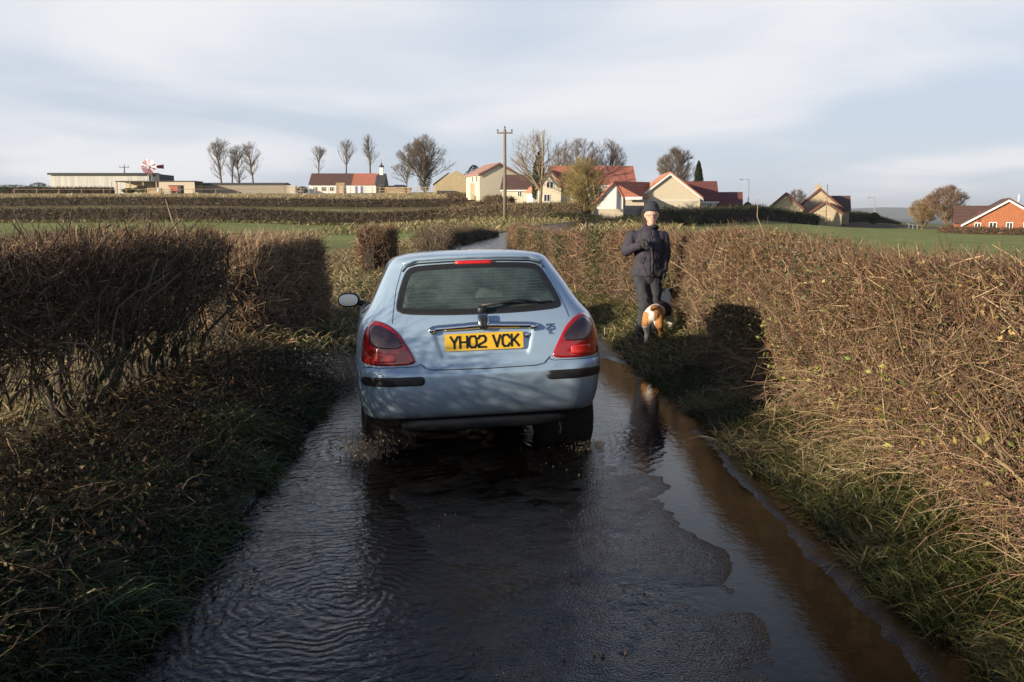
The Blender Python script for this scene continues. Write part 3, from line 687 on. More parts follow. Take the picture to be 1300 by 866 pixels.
# brambles in the right hedge bottom: arching stems
vb = VB(); n = 2600; X = 2.05 + .5 * rng.random(n); Y = 2.8 + 6.3 * rng.random(n); X = X + xc(Y)
P = np.stack([X, Y, ground(X, Y) + .05 + .35 * rng.random(n)], -1); D = np.stack([-.6 + .7 * rng.normal(size=n), rng.normal(size=n), .5 + .4 * rng.normal(size=n)], -1)
vb.add(twigs(P, D, .2 + .4 * rng.random(n) ** 1.5, .0016 + .0016 * rng.random(n), 4, .3, pick([(.20, .12, .075), (.14, .085, .055), (.32, .24, .14)], n, .25), droop=.25))
o = vb.build('bramble_undergrowth', M_twig); tag(o, 'dry bramble stems arching over the right verge', 'undergrowth', kind='stuff')
# bits of debris and leaf mash lying on the road
vb = VB(); n = 2600; X = -.6 + 1.9 * rng.random(n); Y = 2.6 + 7 * rng.random(n) ** 1.2
k = tuft_mask(X, Y, 1.7, 51, .05, .4) > rng.random(n); X, Y = X[k], Y[k]; n = len(X)
vb.add(leaves(np.stack([X, Y, .010 + .006 * rng.random(n)], -1), .004 + .008 * rng.random(n) ** 2, pick([(.10, .06, .025), (.05, .035, .02), (.2, .15, .08), (.03, .025, .02)], n)))
o = vb.build('road_litter', M_leaf); tag(o, 'small leaf and mud scraps on the wet road', 'litter', kind='stuff')
# rough straw grass along the ridge and round the far hedges
vb = VB()
for (x0, x1, y0, y1, n, L, w, cl_s) in [(-95, 2, 112, 116, 6000, .5, .05, DG + GR[:2]), (-110, 4, 150, 160, 6000, .5, .06, DG[:2]), (-15, 14, 62, 112, 9000, .5, .035, DG + GR[:1])]:
    X = x0 + (x1 - x0) * rng.random(n); Y = y0 + (y1 - y0) * rng.random(n)
    k = np.abs(X - xc(Y)) > 2.2; X, Y = X[k], Y[k]
    grass(vb, X, Y, L, w, cl_s, None, .4, .4)
o = vb.build('rough_grass', M_blade); tag(o, 'rough straw grass along the far field edges', 'grass', kind='stuff')

# ================================================================== far hedges
DKH = [(.09, .066, .042), (.14, .10, .062), (.20, .145, .085), (.055, .042, .028)]
def farhedge(name, label, pxs, h, w, n, rad, cols=DKH, colp=None, seed=0, L=(.3, .9), cat='hedge'):
    cl = [(p.x, p.y) for p in (at(a, 268, Y) for a, Y in pxs)]; c = cl[len(cl) // 2]; e = empty(name, (c[0], c[1], g1(*c))); tag(e, label, cat)
    reparent(lumpy_hedge_core('shade_core', cl, CONST(w * .7), CONST(h * .88), None, seed=seed, amp=.22, nseg=int(np.hypot(*np.diff(np.array(cl), axis=0).T).sum() / .8)), e)
    vb = VB(); hedge_twigs(vb, cl, CONST(w), CONST(h), n, rad, L, 0, seed, cols=cols, colp=colp); reparent(vb.build('twigs', M_twig), e); return e
farhedge('field_hedge', 'dark bare hedge at the far edge of the left pasture', [(-260, 115), (100, 115), (400, 115), (560, 115), (650, 108)], 1.65, .9, 26000, .028, seed=31)
farhedge('field_hedge', 'clipped brown hedge in front of the straw strip, upper of the two far hedges', [(-300, 141), (100, 141), (400, 141), (640, 141), (700, 140)], 1.25, .9, 20000, .030, seed=32, cols=DKH + [(.15, .10, .06)])
farhedge('evergreen_hedge', 'long dark green clipped hedge on the far side of the right pasture', [(820, 80), (870, 86), (940, 95), (1000, 113), (1040, 130), (1141, 200)], 1.55, .7, 16000, .03, seed=33, cols=[(.022, .028, .012), (.035, .042, .018), (.05, .045, .025)])
farhedge('mound_hedge', 'rounded brown hedge mound below the cream two storey house', [(572, 145), (600, 142), (650, 132), (700, 126)], 1.6, 1.2, 7000, .03, seed=34, cols=[(.13, .09, .05), (.18, .13, .07), (.08, .06, .035)])
farhedge('garden_hedge', 'brown hedge in front of the red brick house', [(1200, 97), (1240, 90), (1300, 86), (1400, 84)], .6, .6, 5000, .025, seed=35, cols=[(.10, .06, .04), (.14, .09, .05)])
farhedge('driveway_hedge', 'low dark hedge below the porch of the beige gabled house', [(705, 88), (760, 86), (820, 84), (880, 83)], .55, .5, 3500, .02, seed=36, cols=[(.03, .035, .015), (.06, .06, .025)])
farhedge('roadside_scrub', 'brown scrubby bank hedge around the foot of the utility pole', [(560, 100), (640, 97), (700, 92), (745, 88)], 1.3, .9, 6500, .022, seed=37, cols=[(.15, .11, .065), (.24, .18, .1), (.09, .065, .04)])
farhedge('farmyard_scrub', 'dark green scrub in front of the pale corrugated barn', [(-40, 172), (60, 172), (110, 172), (145, 172)], 1.15, 1.0, 6000, .03, seed=38, cols=[(.04, .045, .02), (.09, .075, .04), (.025, .03, .014)], cat='scrub')
# ================================================================== the car
def pchip(xk, yk, x):
    xk = np.array(xk, float); yk = np.array(yk, float); h = np.diff(xk); dl = np.diff(yk) / h; m = np.zeros(len(xk))
    for i in range(1, len(xk) - 1):
        if dl[i - 1] * dl[i] > 0: m[i] = 2 * dl[i - 1] * dl[i] / (dl[i - 1] + dl[i])
    m[0], m[-1] = dl[0], dl[-1]
    x = np.clip(x, xk[0], xk[-1]); i = np.clip(np.searchsorted(xk, x) - 1, 0, len(xk) - 2); t_ = (x - xk[i]) / h[i]
    return (2 * t_**3 - 3 * t_**2 + 1) * yk[i] + (t_**3 - 2 * t_**2 + t_) * h[i] * m[i] + (-2 * t_**3 + 3 * t_**2) * yk[i + 1] + (t_**3 - t_**2) * h[i] * m[i + 1]
CARX, CARY, CARYAW, CARROLL, CARPIT = -.148, 5.825, R(9.0), R(1.3), R(2.6)
car = empty('hatchback_car', (CARX, CARY, .03)); car.rotation_euler = (-CARPIT, -CARROLL, CARYAW)
tag(car, 'pale blue metallic hatchback driving away through the flooded lane', 'car')
t = NT('metallic_blue_paint'); nz = t.noise(2.2, 4, .6); nf = t.noise(900, 2, .5); dirt = t.noise(7, 5, .65)
sepo = t.n('ShaderNodeSeparateXYZ'); t.l(t.tc.outputs['Object'], sepo.inputs[0])
low = t.remap(sepo.outputs['Z'], .26, .62, .75, 0.0)          # road film on the lower panels
dm = t.math('MULTIPLY', t.math('MAXIMUM', low, .06), t.remap(dirt, .35, .7, .25, 1.0))
c1 = t.mix(t.remap(nz, .3, .7, 0, 1), (.36, .49, .62), (.39, .52, .65)); c1 = t.mix(dm, c1, (.16, .14, .11))
t.bsdf(c1, t.math('ADD', t.remap(nf, .3, .7, .26, .36), t.math('MULTIPLY', dm, .4)), t.math('SUBTRACT', .34, t.math('MULTIPLY', dm, .3)), None, **{'Coat Weight': .75, 'Coat Roughness': .06}); M_paint = t.m
M_black = mat_simple('black_plastic', (.018, .018, .019), .45, 0, .2, 20)
M_rubber = mat_simple('tyre_rubber', (.016, .015, .014), .75, 0, .4, 30, .4, .004)
M_chrome = mat_simple('chrome', (.62, .62, .64), .12, 1.0, .05)
M_trim = mat_simple('grey_cabin_trim', (.055, .057, .062), .85, 0, .15, 30)
M_seat = mat_simple('dark_seat_cloth', (.035, .038, .045), .9, 0, .2, 60)
M_alloy = mat_simple('wheel_rim', (.30, .31, .32), .35, .9, .15)
M_under = mat_simple('dirty_underbody', (.022, .018, .014), .9, 0, .5, 12, .5, .01)
def glassmat(name, tint, rough=.0, spec=1.45):
    t = NT(name); fr = t.n('ShaderNodeFresnel'); fr.inputs['IOR'].default_value = spec
    tr = t.n('ShaderNodeBsdfTransparent'); tr.inputs['Color'].default_value = (*tint, 1)
    gl = t.n('ShaderNodeBsdfGlossy'); gl.inputs['Roughness'].default_value = rough; gl.inputs['Color'].default_value = (1, 1, 1, 1)
    m = t.n('ShaderNodeMixShader'); t.l(fr.outputs[0], m.inputs[0]); t.l(tr.outputs[0], m.inputs[1]); t.l(gl.outputs[0], m.inputs[2])
    t.l(m.outputs[0], t.out.inputs['Surface']); return t.m
M_glass = glassmat('car_glass', (.80, .90, .86))
t = NT('veiled_rear_glass'); fr = t.n('ShaderNodeFresnel'); fr.inputs['IOR'].default_value = 1.45
tr = t.n('ShaderNodeBsdfTransparent'); tr.inputs['Color'].default_value = (.72, .90, .84, 1); dfz = t.n('ShaderNodeBsdfDiffuse'); dfz.inputs['Color'].default_value = (.44, .58, .54, 1)  # pale diffuse veil stands in for the light seen in the rear window
gl = t.n('ShaderNodeBsdfGlossy'); gl.inputs['Roughness'].default_value = .02
ma = t.n('ShaderNodeMixShader'); t.l(t.remap(t.noise(3.5, 4, .6),   .3, .7, .04, .17), ma.inputs[0]); t.l(tr.outputs[0], ma.inputs[1]); t.l(dfz.outputs[0], ma.inputs[2])
m = t.n('ShaderNodeMixShader'); t.l(fr.outputs[0], m.inputs[0]); t.l(ma.outputs[0], m.inputs[1]); t.l(gl.outputs[0], m.inputs[2]); t.l(m.outputs[0], t.out.inputs['Surface']); M_veilglass = t.m
M_red = mat_simple('red_lens', (.30, .007, .007), .12, 0, .15, 40, .0, **{'Coat Weight': 1.0, 'Coat Roughness': .03})
M_redbright = mat_simple('bright_red_reflector', (.62, .02, .012), .15, 0, .1, 40, **{'Coat Weight': 1.0})
M_smoke = mat_simple('smoked_clear_lens', (.075, .040, .045), .08, .6, .25, 30, **{'Coat Weight': 1.0, 'Coat Roughness': .03})
M_plate = mat_simple('yellow_plate', (.78, .47, .02), .35, 0, .06, 12, **{'Coat Weight': .3})
M_ink = mat_simple('plate_black', (.006, .006, .006), .5)

ROWS = [ # z, rear y, front y, half width, corner a (x), corner b (y), bow
 (.292, .26, 3.68, .73, .20, .22, .02), (.300, .17, 3.74, .765, .20, .24, .03), (.318, .095, 3.84, .790, .24, .30, .035), (.355, .052, 3.91, .803, .26, .34, .04), (.42, .025, 3.95, .822, .27, .36, .045),
 (.52, .004, 3.96, .836, .28, .38, .045), (.60, .000, 3.95, .843, .28, .38, .045), (.640, .012, 3.93, .846, .28, .36, .045), (.664, .040, 3.92, .846, .27, .34, .045), (.70, .050, 3.90, .846, .26, .34, .05),
 (.78, .062, 3.84, .842, .25, .34, .055), (.86, .080, 3.68, .833, .24, .34, .065), (.915, .102, 3.40, .818, .23, .33, .075), (.955, .130, 3.00, .800, .22, .32, .085), (.985, .160, 2.80, .778, .21, .31, .09),
 (1.03, .205, 2.68, .745, .20, .30, .10), (1.10, .280, 2.54, .705, .18, .28, .105), (1.18, .365, 2.38, .665, .17, .26, .11), (1.26, .455, 2.22, .622, .16, .25, .11), (1.315, .510, 2.09, .592, .16, .25, .11),
 (1.340, .520, 2.02, .574, .17, .25, .11), (1.362, .540, 1.95, .552, .18, .25, .11), (1.380, .585, 1.88, .520, .20, .26, .10), (1.394, .66, 1.80, .470, .20, .3, .08), (1.405, .76, 1.70, .40, .18, .3, .06),
 (1.413, .88, 1.58, .31, .14, .25, .04), (1.418, 1.02, 1.45, .20, .1, .2, .02), (1.420, 1.14, 1.33, .08, .04, .06, .01)]
ROWS = np.array(ROWS)
_v = np.concatenate([[0], np.cumsum(np.sqrt(np.diff(ROWS[:, 0]) ** 2 + (np.diff(ROWS[:, 1]) * .6) ** 2 + (np.diff(ROWS[:, 3]) * .8) ** 2 + 1e-5))])
vv = np.linspace(0, _v[-1], 230)
RR = [pchip(_v, ROWS[:, k], vv) for k in range(7)]
def ring(z, yr, yf, w, a, b, bow):
    P = []
    # rear half, centre to side (x from 0 to w)
    nr = 52; nc = 26; ns = 70; nf = 26
    xe = w - a
    half = []
    for i in range(nr): x = xe * i / nr; half.append((x, yr + bow * (x / w) ** 2))
    y0 = yr + bow * (xe / w) ** 2; sl = 2 * bow * xe / w ** 2
    for i in range(nc):
        th = math.pi / 2 * i / nc; e = 2 / 2.25
        cx = math.sin(th) ** e; cy = 1 - abs(math.cos(th)) ** e
        half.append((xe + a * cx, y0 + sl * a * cx * (1 - cy) + (b) * cy))
    ys = y0 + b; L = yf - ys; bf = min(.62, L * .32); af = min(w * .42, w)
    for i in range(ns):
        tq = i / ns; y = ys + (L - bf) * tq; half.append((w * (1 + .012 * math.sin(math.pi * tq)), y))
    for i in range(nf + 1):
        th = math.pi / 2 * i / nf; e = 2 / 2.3
        half.append((w - af * (1 - abs(math.cos(th)) ** e), yf - bf + (bf - .06) * math.sin(th) ** e))
    xl = half[-1][0]; yl = half[-1][1]
    for i in range(1, 15): q = i / 14; half.append((xl * (1 - q), yl + .06 * (1 - (1 - q) ** 2)))
    left = [(-x, y) for x, y in half[1:-1]][::-1]
    return half + left
G = np.array([[(x, y, RR[0][i]) for x, y in ring(*[RR[k][i] for k in range(7)])] for i in range(len(vv))])
nlev, nr_ = G.shape[:2]
# plate recess pressed into the tailgate and a soft crease under the glass
xg, yg, zg = G[..., 0], G[..., 1], G[..., 2]
def recess(x, z):
    hw_ = np.interp(z, [.70, .76, .90, .93], [.285, .31, .345, .345])
    sd_ = np.minimum(hw_ - np.abs(x), np.minimum(z - .708, .918 - z)); return smoothstep(-.004, .022, sd_)
rear_mask = (yg < 1.0)
G[..., 1] += np.where(rear_mask, .016 * recess(xg, zg), 0)
# wheel-arch swelling
for wy_ in (.73, 3.24):
    dd = np.hypot(yg - wy_, zg - .30); side = np.abs(xg) > .6
    G[..., 0] += np.where(side, np.sign(xg) * .012 * np.exp(-((dd - .35) / .05) ** 2), 0)
idx = np.arange(nlev * nr_).reshape(nlev, nr_)
Fq = np.stack([idx[:-1], np.roll(idx[:-1], -1, 1), np.roll(idx[1:], -1, 1), idx[1:]], -1).reshape(-1, 4)
Vb = G.reshape(-1, 3); bvh = BVHTree.FromPolygons([Vector(v) for v in Vb], [tuple(f) for f in Fq])
def hit(o, d):
    h_ = bvh.ray_cast(Vector(o), Vector(d)); 
    if h_[0] is None: return None
    n = h_[1]
    if n.dot(Vector(d)) > 0: n = -n
    return h_[0], n
def proj(mode, a, b):
    if mode == 'rear': r_ = hit((a, -1, b), (0, 1, 0))
    elif mode == 'front': r_ = hit((a, 5, b), (0, -1, 0))
    elif mode == 'left': r_ = hit((-2, a, b), (1, 0, 0))
    elif mode == 'right': r_ = hit((2, a, b), (-1, 0, 0))
    if r_ is None:
        q = {'rear': (a, 0, b), 'front': (a, 4, b), 'left': (-.8, a, b), 'right': (.8, a, b)}[mode]; h_ = bvh.find_nearest(Vector(q)); return h_[0], {'rear': Vector((0, -1, 0)), 'front': Vector((0, 1, 0)), 'left': Vector((-1, 0, 0)), 'right': Vector((1, 0, 0))}[mode]
    return r_
def smooth_poly(P, n=96, k=2):
    """closed Chaikin-smoothed polygon resampled to n points"""
    P = np.array(P, float)
    for _ in range(k): Q = np.roll(P, -1, 0); P = np.stack([.78 * P + .22 * Q, .22 * P + .78 * Q], 1).reshape(-1, 2)
    c = np.vstack([P, P[:1]]); s = np.concatenate([[0], np.cumsum(np.hypot(*np.diff(c, axis=0).T))]); u = np.linspace(0, s[-1], n, endpoint=False)
    return np.stack([np.interp(u, s, c[:, 0]), np.interp(u, s, c[:, 1])], -1)
def rrect(x0, x1, z0, z1, r, n=80):
    P = []
    for cx, cz, a0 in ((x1 - r, z1 - r, 0), (x0 + r, z1 - r, 90), (x0 + r, z0 + r, 180), (x1 - r, z0 + r, 270)):
        for k in range(7): a = R(a0 + 15 * k); P.append((cx + r * math.cos(a), cz + r * math.sin(a)))
    return smooth_poly(P, n, 0)
def inset(P, d):
    Q = np.roll(P, -1, 0); T = Q - np.roll(P, 1, 0); T /= np.linalg.norm(T, axis=1, keepdims=True) + 1e-9
    area = .5 * np.sum(P[:, 0] * Q[:, 1] - Q[:, 0] * P[:, 1]); s = 1 if area > 0 else -1
    return P + s * d * np.stack([-T[:, 1], T[:, 0]], -1)
def inside(P, x, z):
    return sdist(np.asarray(x, float), np.asarray(z, float), P) > 0
def patch(name, mode, P, off, mat, parent, t0=0.0, rings_=8, rim=.010, inner=None, smooth=True, c=(1, 1, 1), bulge=0.0, mb=None):
    """a skin over the polygon P of the body, raised by off, with its rim turned down onto the body"""
    P = np.asarray(P); cen = P.mean(0); V = []; F = []; n = len(P)
    levels = []
    if inner is None:
        for i in range(rings_ + 1): q = i / rings_; levels.append((cen + (P - cen) * q, off + bulge * (1 - q * q)))
    else:
        for i in range(4): q = i / 3; levels.append((inner + (P - inner) * q, off))
    levels.append((inset(P, -.002), -rim))
    for j, (L_, o_) in enumerate(levels):
        for p in L_:
            h_, nn = proj(mode, p[0], p[1]); V.append(h_ + nn * o_)
    for j in range(len(levels) - 1):
        for k in range(n):
            a = j * n + k; b = j * n + (k + 1) % n; F.append((a, b, b + n, a + n))
    m = mb or MB(); m.add(V, F, c)
    return m if mb is not None else m.build(name, mat, parent, smooth=smooth)
def ribbon(mb, mode, pts_, w, off=.0015, c=(1, 1, 1), dens=.02, closed=False):
    P = np.array(pts_ + ([pts_[0]] if closed else []), float); s = np.concatenate([[0], np.cumsum(np.hypot(*np.diff(P, axis=0).T))]); n = max(2, int(s[-1] / dens)); u = np.linspace(0, s[-1], n)
    X = np.interp(u, s, P[:, 0]); Z = np.interp(u, s, P[:, 1]); V = []
    hs = [proj(mode, x, z) for x, z in zip(X, Z)]
    for i in range(n):
        d = (hs[min(i + 1, n - 1)][0] - hs[max(i - 1, 0)][0]).normalized(); sd_ = hs[i][1].cross(d).normalized()
        q = hs[i][0] + hs[i][1] * off; V += [q - sd_ * w / 2, q + sd_ * w / 2]
    mb.add(V, [(2 * i, 2 * i + 1, 2 * i + 3, 2 * i + 2) for i in range(n - 1)], c)
def raised(mb, mode, pts_, w, h, c=(1, 1, 1)):
    """bar that follows the body along pts_"""
    P = np.array(pts_, float); s = np.concatenate([[0], np.cumsum(np.hypot(*np.diff(P, axis=0).T))]); n = max(3, int(s[-1] / .015)); u = np.linspace(0, s[-1], n)
    q = [proj(mode, x, z) for x, z in zip(np.interp(u, s, P[:, 0]), np.interp(u, s, P[:, 1]))]
    mb.tube([a + b * h for a, b in q], w / 2, 8, c)

# openings ---------------------------------------------------------------
REARWIN = smooth_poly([(-.565, 1.035), (-.53, 1.16), (-.475, 1.285), (-.40, 1.312), (0, 1.325), (.40, 1.312), (.475, 1.285), (.53, 1.16), (.565, 1.035), (.54, 1.005), (.3, .992), (0, .988), (-.3, .992), (-.54, 1.005)], 140)
SIDEF = smooth_poly([(1.42, .965), (2.60, .965), (2.42, 1.06), (1.98, 1.325), (1.42, 1.335)], 100, 2)
SIDER = smooth_poly([(.62, 1.03), (.80, .98), (1.36, .965), (1.36, 1.335), (.95, 1.325), (.78, 1.26)], 100, 2)
WIND = smooth_poly([(-.66, 1.00), (-.55, 1.26), (-.50, 1.325), (0, 1.345), (.50, 1.325), (.55, 1.26), (.66, 1.00), (0, .985)], 120)
fc = Vb[Fq].mean(1)
kill = (fc[:, 1] < .95) & inside(inset(REARWIN, .016), fc[:, 0], fc[:, 2]) & (fc[:, 2] < 1.34)
kill |= (fc[:, 1] > 1.9) & inside(inset(WIND, .016), fc[:, 0], fc[:, 2])
for sp_ in (SIDEF, SIDER): kill |= (np.abs(fc[:, 0]) > .45) & inside(inset(sp_, .014), fc[:, 1], fc[:, 2])
arch = np.zeros(len(fc), bool)
for wy_ in (.73, 3.24): arch |= (np.abs(fc[:, 0]) > .5) & (np.hypot(fc[:, 1] - wy_, fc[:, 2] - .30) < .335)
me = mesh_np('body', Vb, [Fq[~(kill | arch)]], None, True); body = link('body', me, car, M_paint)
# cabin lining: the same shell, slightly inside, dark
Gl = G.copy(); cen = np.array([0, 1.6, .8]); Gl = cen + (Gl - cen) * np.array([.965, .975, .972])
k2 = fc[:, 2] > .35
link('cabin_lining', mesh_np('cabin_lining', Gl.reshape(-1, 3), [Fq[~(kill | arch) & k2][:, ::-1]], None, True), car, M_trim)
# floor, arches
mb = MB(); mb.box(-.68, .68, .32, 3.6, .235, .28); mb.box(-.55, .55, .2, .9, .22, .36); mb.tube([(.2, .25, .23), (.3, .9, .24), (.3, 2.5, .22)], .03, 8)
mb.tube([(-.65, .73, .29), (.65, .73, .29)], .035, 8); mb.rbox(-.15, .42, .26, .28, .16, .09)
for s_ in (-1, 1): mb.lathe([(s_ * .46, .34), (s_ * .80, .338)], 32, 'x', (0, .73, .30)); mb.lathe([(s_ * .46, .0), (s_ * .46, .34)], 32, 'x', (0, .73, .30)); mb.lathe([(s_ * .46, .34), (s_ * .80, .338)], 32, 'x', (0, 3.24, .30)); mb.lathe([(s_ * .46, .0), (s_ * .46, .34)], 32, 'x', (0, 3.24, .30))
mb.build('underbody', M_under, car)
mb = MB(); mb.rbox(0, .24, .255, .58, .09, .05, 4); mb.build('rear_valance', M_black, car, True)
mb = MB(); mb.tube([(.50, .10, .235), (.50, .06, .215), (.50, .05, .19), (.50, .07, .165), (.50, .12, .17)], .008, 8); mb.build('towing_eye', M_under, car, True)
mb = MB(); mb.tube([(-.10, .24, .20), (-.10, .12, .185)], .024, 12, cap=False); mb.build('exhaust_pipe', M_under, car, True)
# wheels
def wheel(x, y, sgn):
    w = empty('wheel', (x, y, .20 if y < 2 else .35), 0, car)
    mb = MB(); mb.lathe([(-.09, .19), (-.095, .215), (-.095, .255), (-.085, .278), (-.06, .287), (-.03, .289), (-.028, .283), (-.022, .283), (-.02, .289), (.02, .289), (.022, .283), (.028, .283), (.03, .289), (.06, .287), (.085, .278), (.095, .255), (.095, .215), (.09, .19)], 48, 'x')
    mb.build('tyre', M_rubber, w, True)
    mb = MB(); mb.lathe([(.09 * sgn, .19), (.075 * sgn, .185), (.05 * sgn, .16), (.055 * sgn, .06), (.07 * sgn, .04), (.07 * sgn, .0)], 36, 'x'); mb.lathe([(-.09 * sgn, .19), (-.02 * sgn, .16), (0, .0)], 36, 'x')
    for k in range(6):
        a = k * math.pi / 3; mb.tube([(.065 * sgn, .04 * math.cos(a), .04 * math.sin(a)), (.08 * sgn, .185 * math.cos(a), .185 * math.sin(a))], .018, 6)
    mb.build('rim', M_alloy, w, True)
for x, y in ((-.735, .73), (.735, .73), (-.735, 3.24), (.735, 3.24)): wheel(x, y, 1 if x > 0 else -1)
# glass -------------------------------------------------------------------
rw = patch('rear_window', 'rear', REARWIN, .001, M_veilglass, car, rings_=10, rim=.0)
mb = MB(); patch('', 'rear', inset(REARWIN, -.004), .0028, None, None, inner=inset(REARWIN, .034), rim=.004, mb=mb); mb.build('window_border', M_black, rw, True)
mb = MB()
for i in range(13):
    z = 1.055 + .0205 * i; xw = np.interp(z, [1.04, 1.16, 1.3], [.50, .47, .41]); ribbon(mb, 'rear', [(-xw, z), (xw, z)], .0042, -.002, dens=.05)
mb.build('heating_wires', mat_simple('wire_sunlit', (.50, .56, .50), .5), rw)  # wires coloured pale for the sun falling on them
for nm, P_, md in (('side_window', SIDEF, 'left'), ('side_window', SIDER, 'left'), ('side_window', SIDEF, 'right'), ('side_window', SIDER, 'right')):
    g = patch(nm, md, P_, .001, M_glass, car, rings_=6, rim=0)
    mb = MB(); patch('', md, inset(P_, -.006), .003, None, None, inner=inset(P_, .018), rim=.004, mb=mb); mb.build('window_border', M_black, g, True)
g = patch('windscreen', 'front', WIND, .001, M_glass, car, rings_=6, rim=0)
mb = MB(); patch('', 'front', inset(WIND, -.006), .003, None, None, inner=inset(WIND, .03), rim=.004, mb=mb); mb.build('window_border', M_black, g, True)
# tail lights ---------------------------------------------------------------
def mirror(P, s): return [(x * s, z) for x, z in P]
LOUT = [(.450, .680), (.475, .722), (.520, .800), (.560, .862), (.610, .905), (.668, .935), (.722, .940), (.760, .905), (.785, .84), (.800, .75), (.803, .685), (.65, .675)]
LSM = [(.528, .775), (.565, .838), (.612, .88), (.668, .910), (.715, .914), (.742, .875), (.748, .800), (.70, .772), (.62, .765)]
LREF = [(.585, .700), (.585, .755), (.725, .757), (.725, .702)]
LOUT = [(x, z + .022 * (z > .7)) for x, z in LOUT]; LSM = [(x, z + .018) for x, z in LSM]; LREF = [(x, z) for x, z in LREF]
for s_ in (-1, 1):
    tl = patch('tail_light', 'rear', smooth_poly(mirror(LOUT, s_), 90), .007, M_red, car, rings_=9, bulge=.006, rim=.006)
    patch('smoked_lens', 'rear', smooth_poly(mirror(LSM, s_), 60), .0135, M_smoke, tl, rings_=7, rim=-.010)
    patch('reflector', 'rear', rrect(min(s_ * .585, s_ * .725), max(s_ * .585, s_ * .725), .700, .755, .012, 48), .0135, M_redbright, tl, rings_=4, rim=-.010)
# seams
M_gap = mat_simple('gap_shadow_rubber', (.02, .024, .03), .8)
mb = MB()
HL = [(-.60, 1.0), (-.57, .93), (-.52, .84), (-.455, .73), (-.425, .68), (-.385, .648), (-.30, .643), (0, .640), (.30, .643), (.385, .648), (.425, .68), (.455, .73), (.52, .84), (.57, .93), (.60, 1.0)]
HL = [(-.425, .68), (-.395, .652), (-.34, .642), (0, .638), (.34, .642), (.395, .652), (.425, .68), (.44, .695)]
ribbon(mb, 'rear', HL, .007); mb.build('tailgate_gap', M_gap, car)
for s_ in (-1, 1):
    mb = MB(); ribbon(mb, 'rear', [(s_ * .425, .68), (s_ * .455, .666), (s_ * .80, .664)], .005); mb.build('bumper_gap', M_gap, car)
    mb = MB(); ribbon(mb, 'rear', [(s_ * .595, .945), (s_ * .588, 1.0), (s_ * .555, 1.16), (s_ * .503, 1.30), (s_ * .46, 1.345)], .004); mb.build('tailgate_gap', M_gap, car)
for md in ('left', 'right'):
    mb = MB(); ribbon(mb, md, [(1.38, 1.33), (1.39, .95), (1.38, .32), (2.72, .32), (2.72, .9), (2.66, .965)], .006); mb.build('door_gap', M_gap, car)
    mb = MB(); ribbon(mb, md, [(1.38, .93), (.80, .92), (.62, .97), (.56, 1.05)], .004); mb.build('door_gap', M_gap, car)
# bumper strips (rear corners and the door mouldings)
for s_ in (-1, 1):
    patch('bumper_strip', 'rear', rrect(min(s_ * .405, s_ * .81), max(s_ * .405, s_ * .81), .546, .604, .026, 90), .007, M_black, car, rings_=6, rim=.005, bulge=.003)
for md in ('left', 'right'):
    patch('door_moulding', md, rrect(1.40, 2.70, .555, .605, .015, 90), .010, M_black, car, rings_=3, rim=.005)
# high brake light under the spoiler lip and a black bead painted in for the lip's shade
patch('brake_light', 'rear', rrect(-.135, .135, 1.318, 1.338, .008, 60), .010, M_redbright, car, rings_=3, rim=.005)
mb = MB()
lip = [(-.50, 1.275), (-.475, 1.305), (-.40, 1.328), (-.2, 1.336), (0, 1.338), (.2, 1.336), (.40, 1.328), (.475, 1.305), (.50, 1.275)]
raised(mb, 'rear', lip, .011, .004); mb.build('lip_shade', M_black, car, True)
mb = MB(); lip2 = [(-.49, 1.32), (-.40, 1.350), (-.2, 1.357), (0, 1.359), (.2, 1.357), (.40, 1.350), (.49, 1.32)]
raised(mb, 'rear', lip2, .030, .012); mb.build('roof_spoiler', M_paint, car, True)
# chrome tailgate bar, badge, lettering, lock, wiper
mb = MB(); bar = [(-.355, .880), (-.34, .897), (-.30, .905), (-.15, .913), (0, .917), (.15, .913), (.30, .905), (.34, .897), (.355, .880)]
raised(mb, 'rear', bar, .050, .006); handle = mb.build('tailgate_bar', M_chrome, car, True)
mb = MB(); raised(mb, 'rear', [(-.345, .872), (-.30, .888), (0, .899), (.30, .888), (.345, .872)], .012, .008); mb.build('bar_shade', M_black, handle, True)  # black strip painted in for the shade along the bar's lower edge
SH = [(-.036, .962), (0, .968), (.036, .962), (.034, .925), (.022, .895), (0, .878), (-.022, .895), (-.034, .925)]
sh = patch('badge', 'rear', smooth_poly(SH, 60, 1), .042, M_chrome, car, rings_=4, rim=.0)
patch('badge_field', 'rear', smooth_poly([(x * .70, .925 + (z - .925) * .70) for x, z in SH], 40, 1), .0445, M_black, sh, rings_=3, rim=-.040)
mb = MB()
for x in (-.012, 0, .012): ribbon(mb, 'rear', [(x, .905), (x, .945)], .0035, .046)
ribbon(mb, 'rear', [(-.018, .91), (0, .90), (.018, .91)], .004, .046); mb.build('badge_relief', M_chrome, sh)
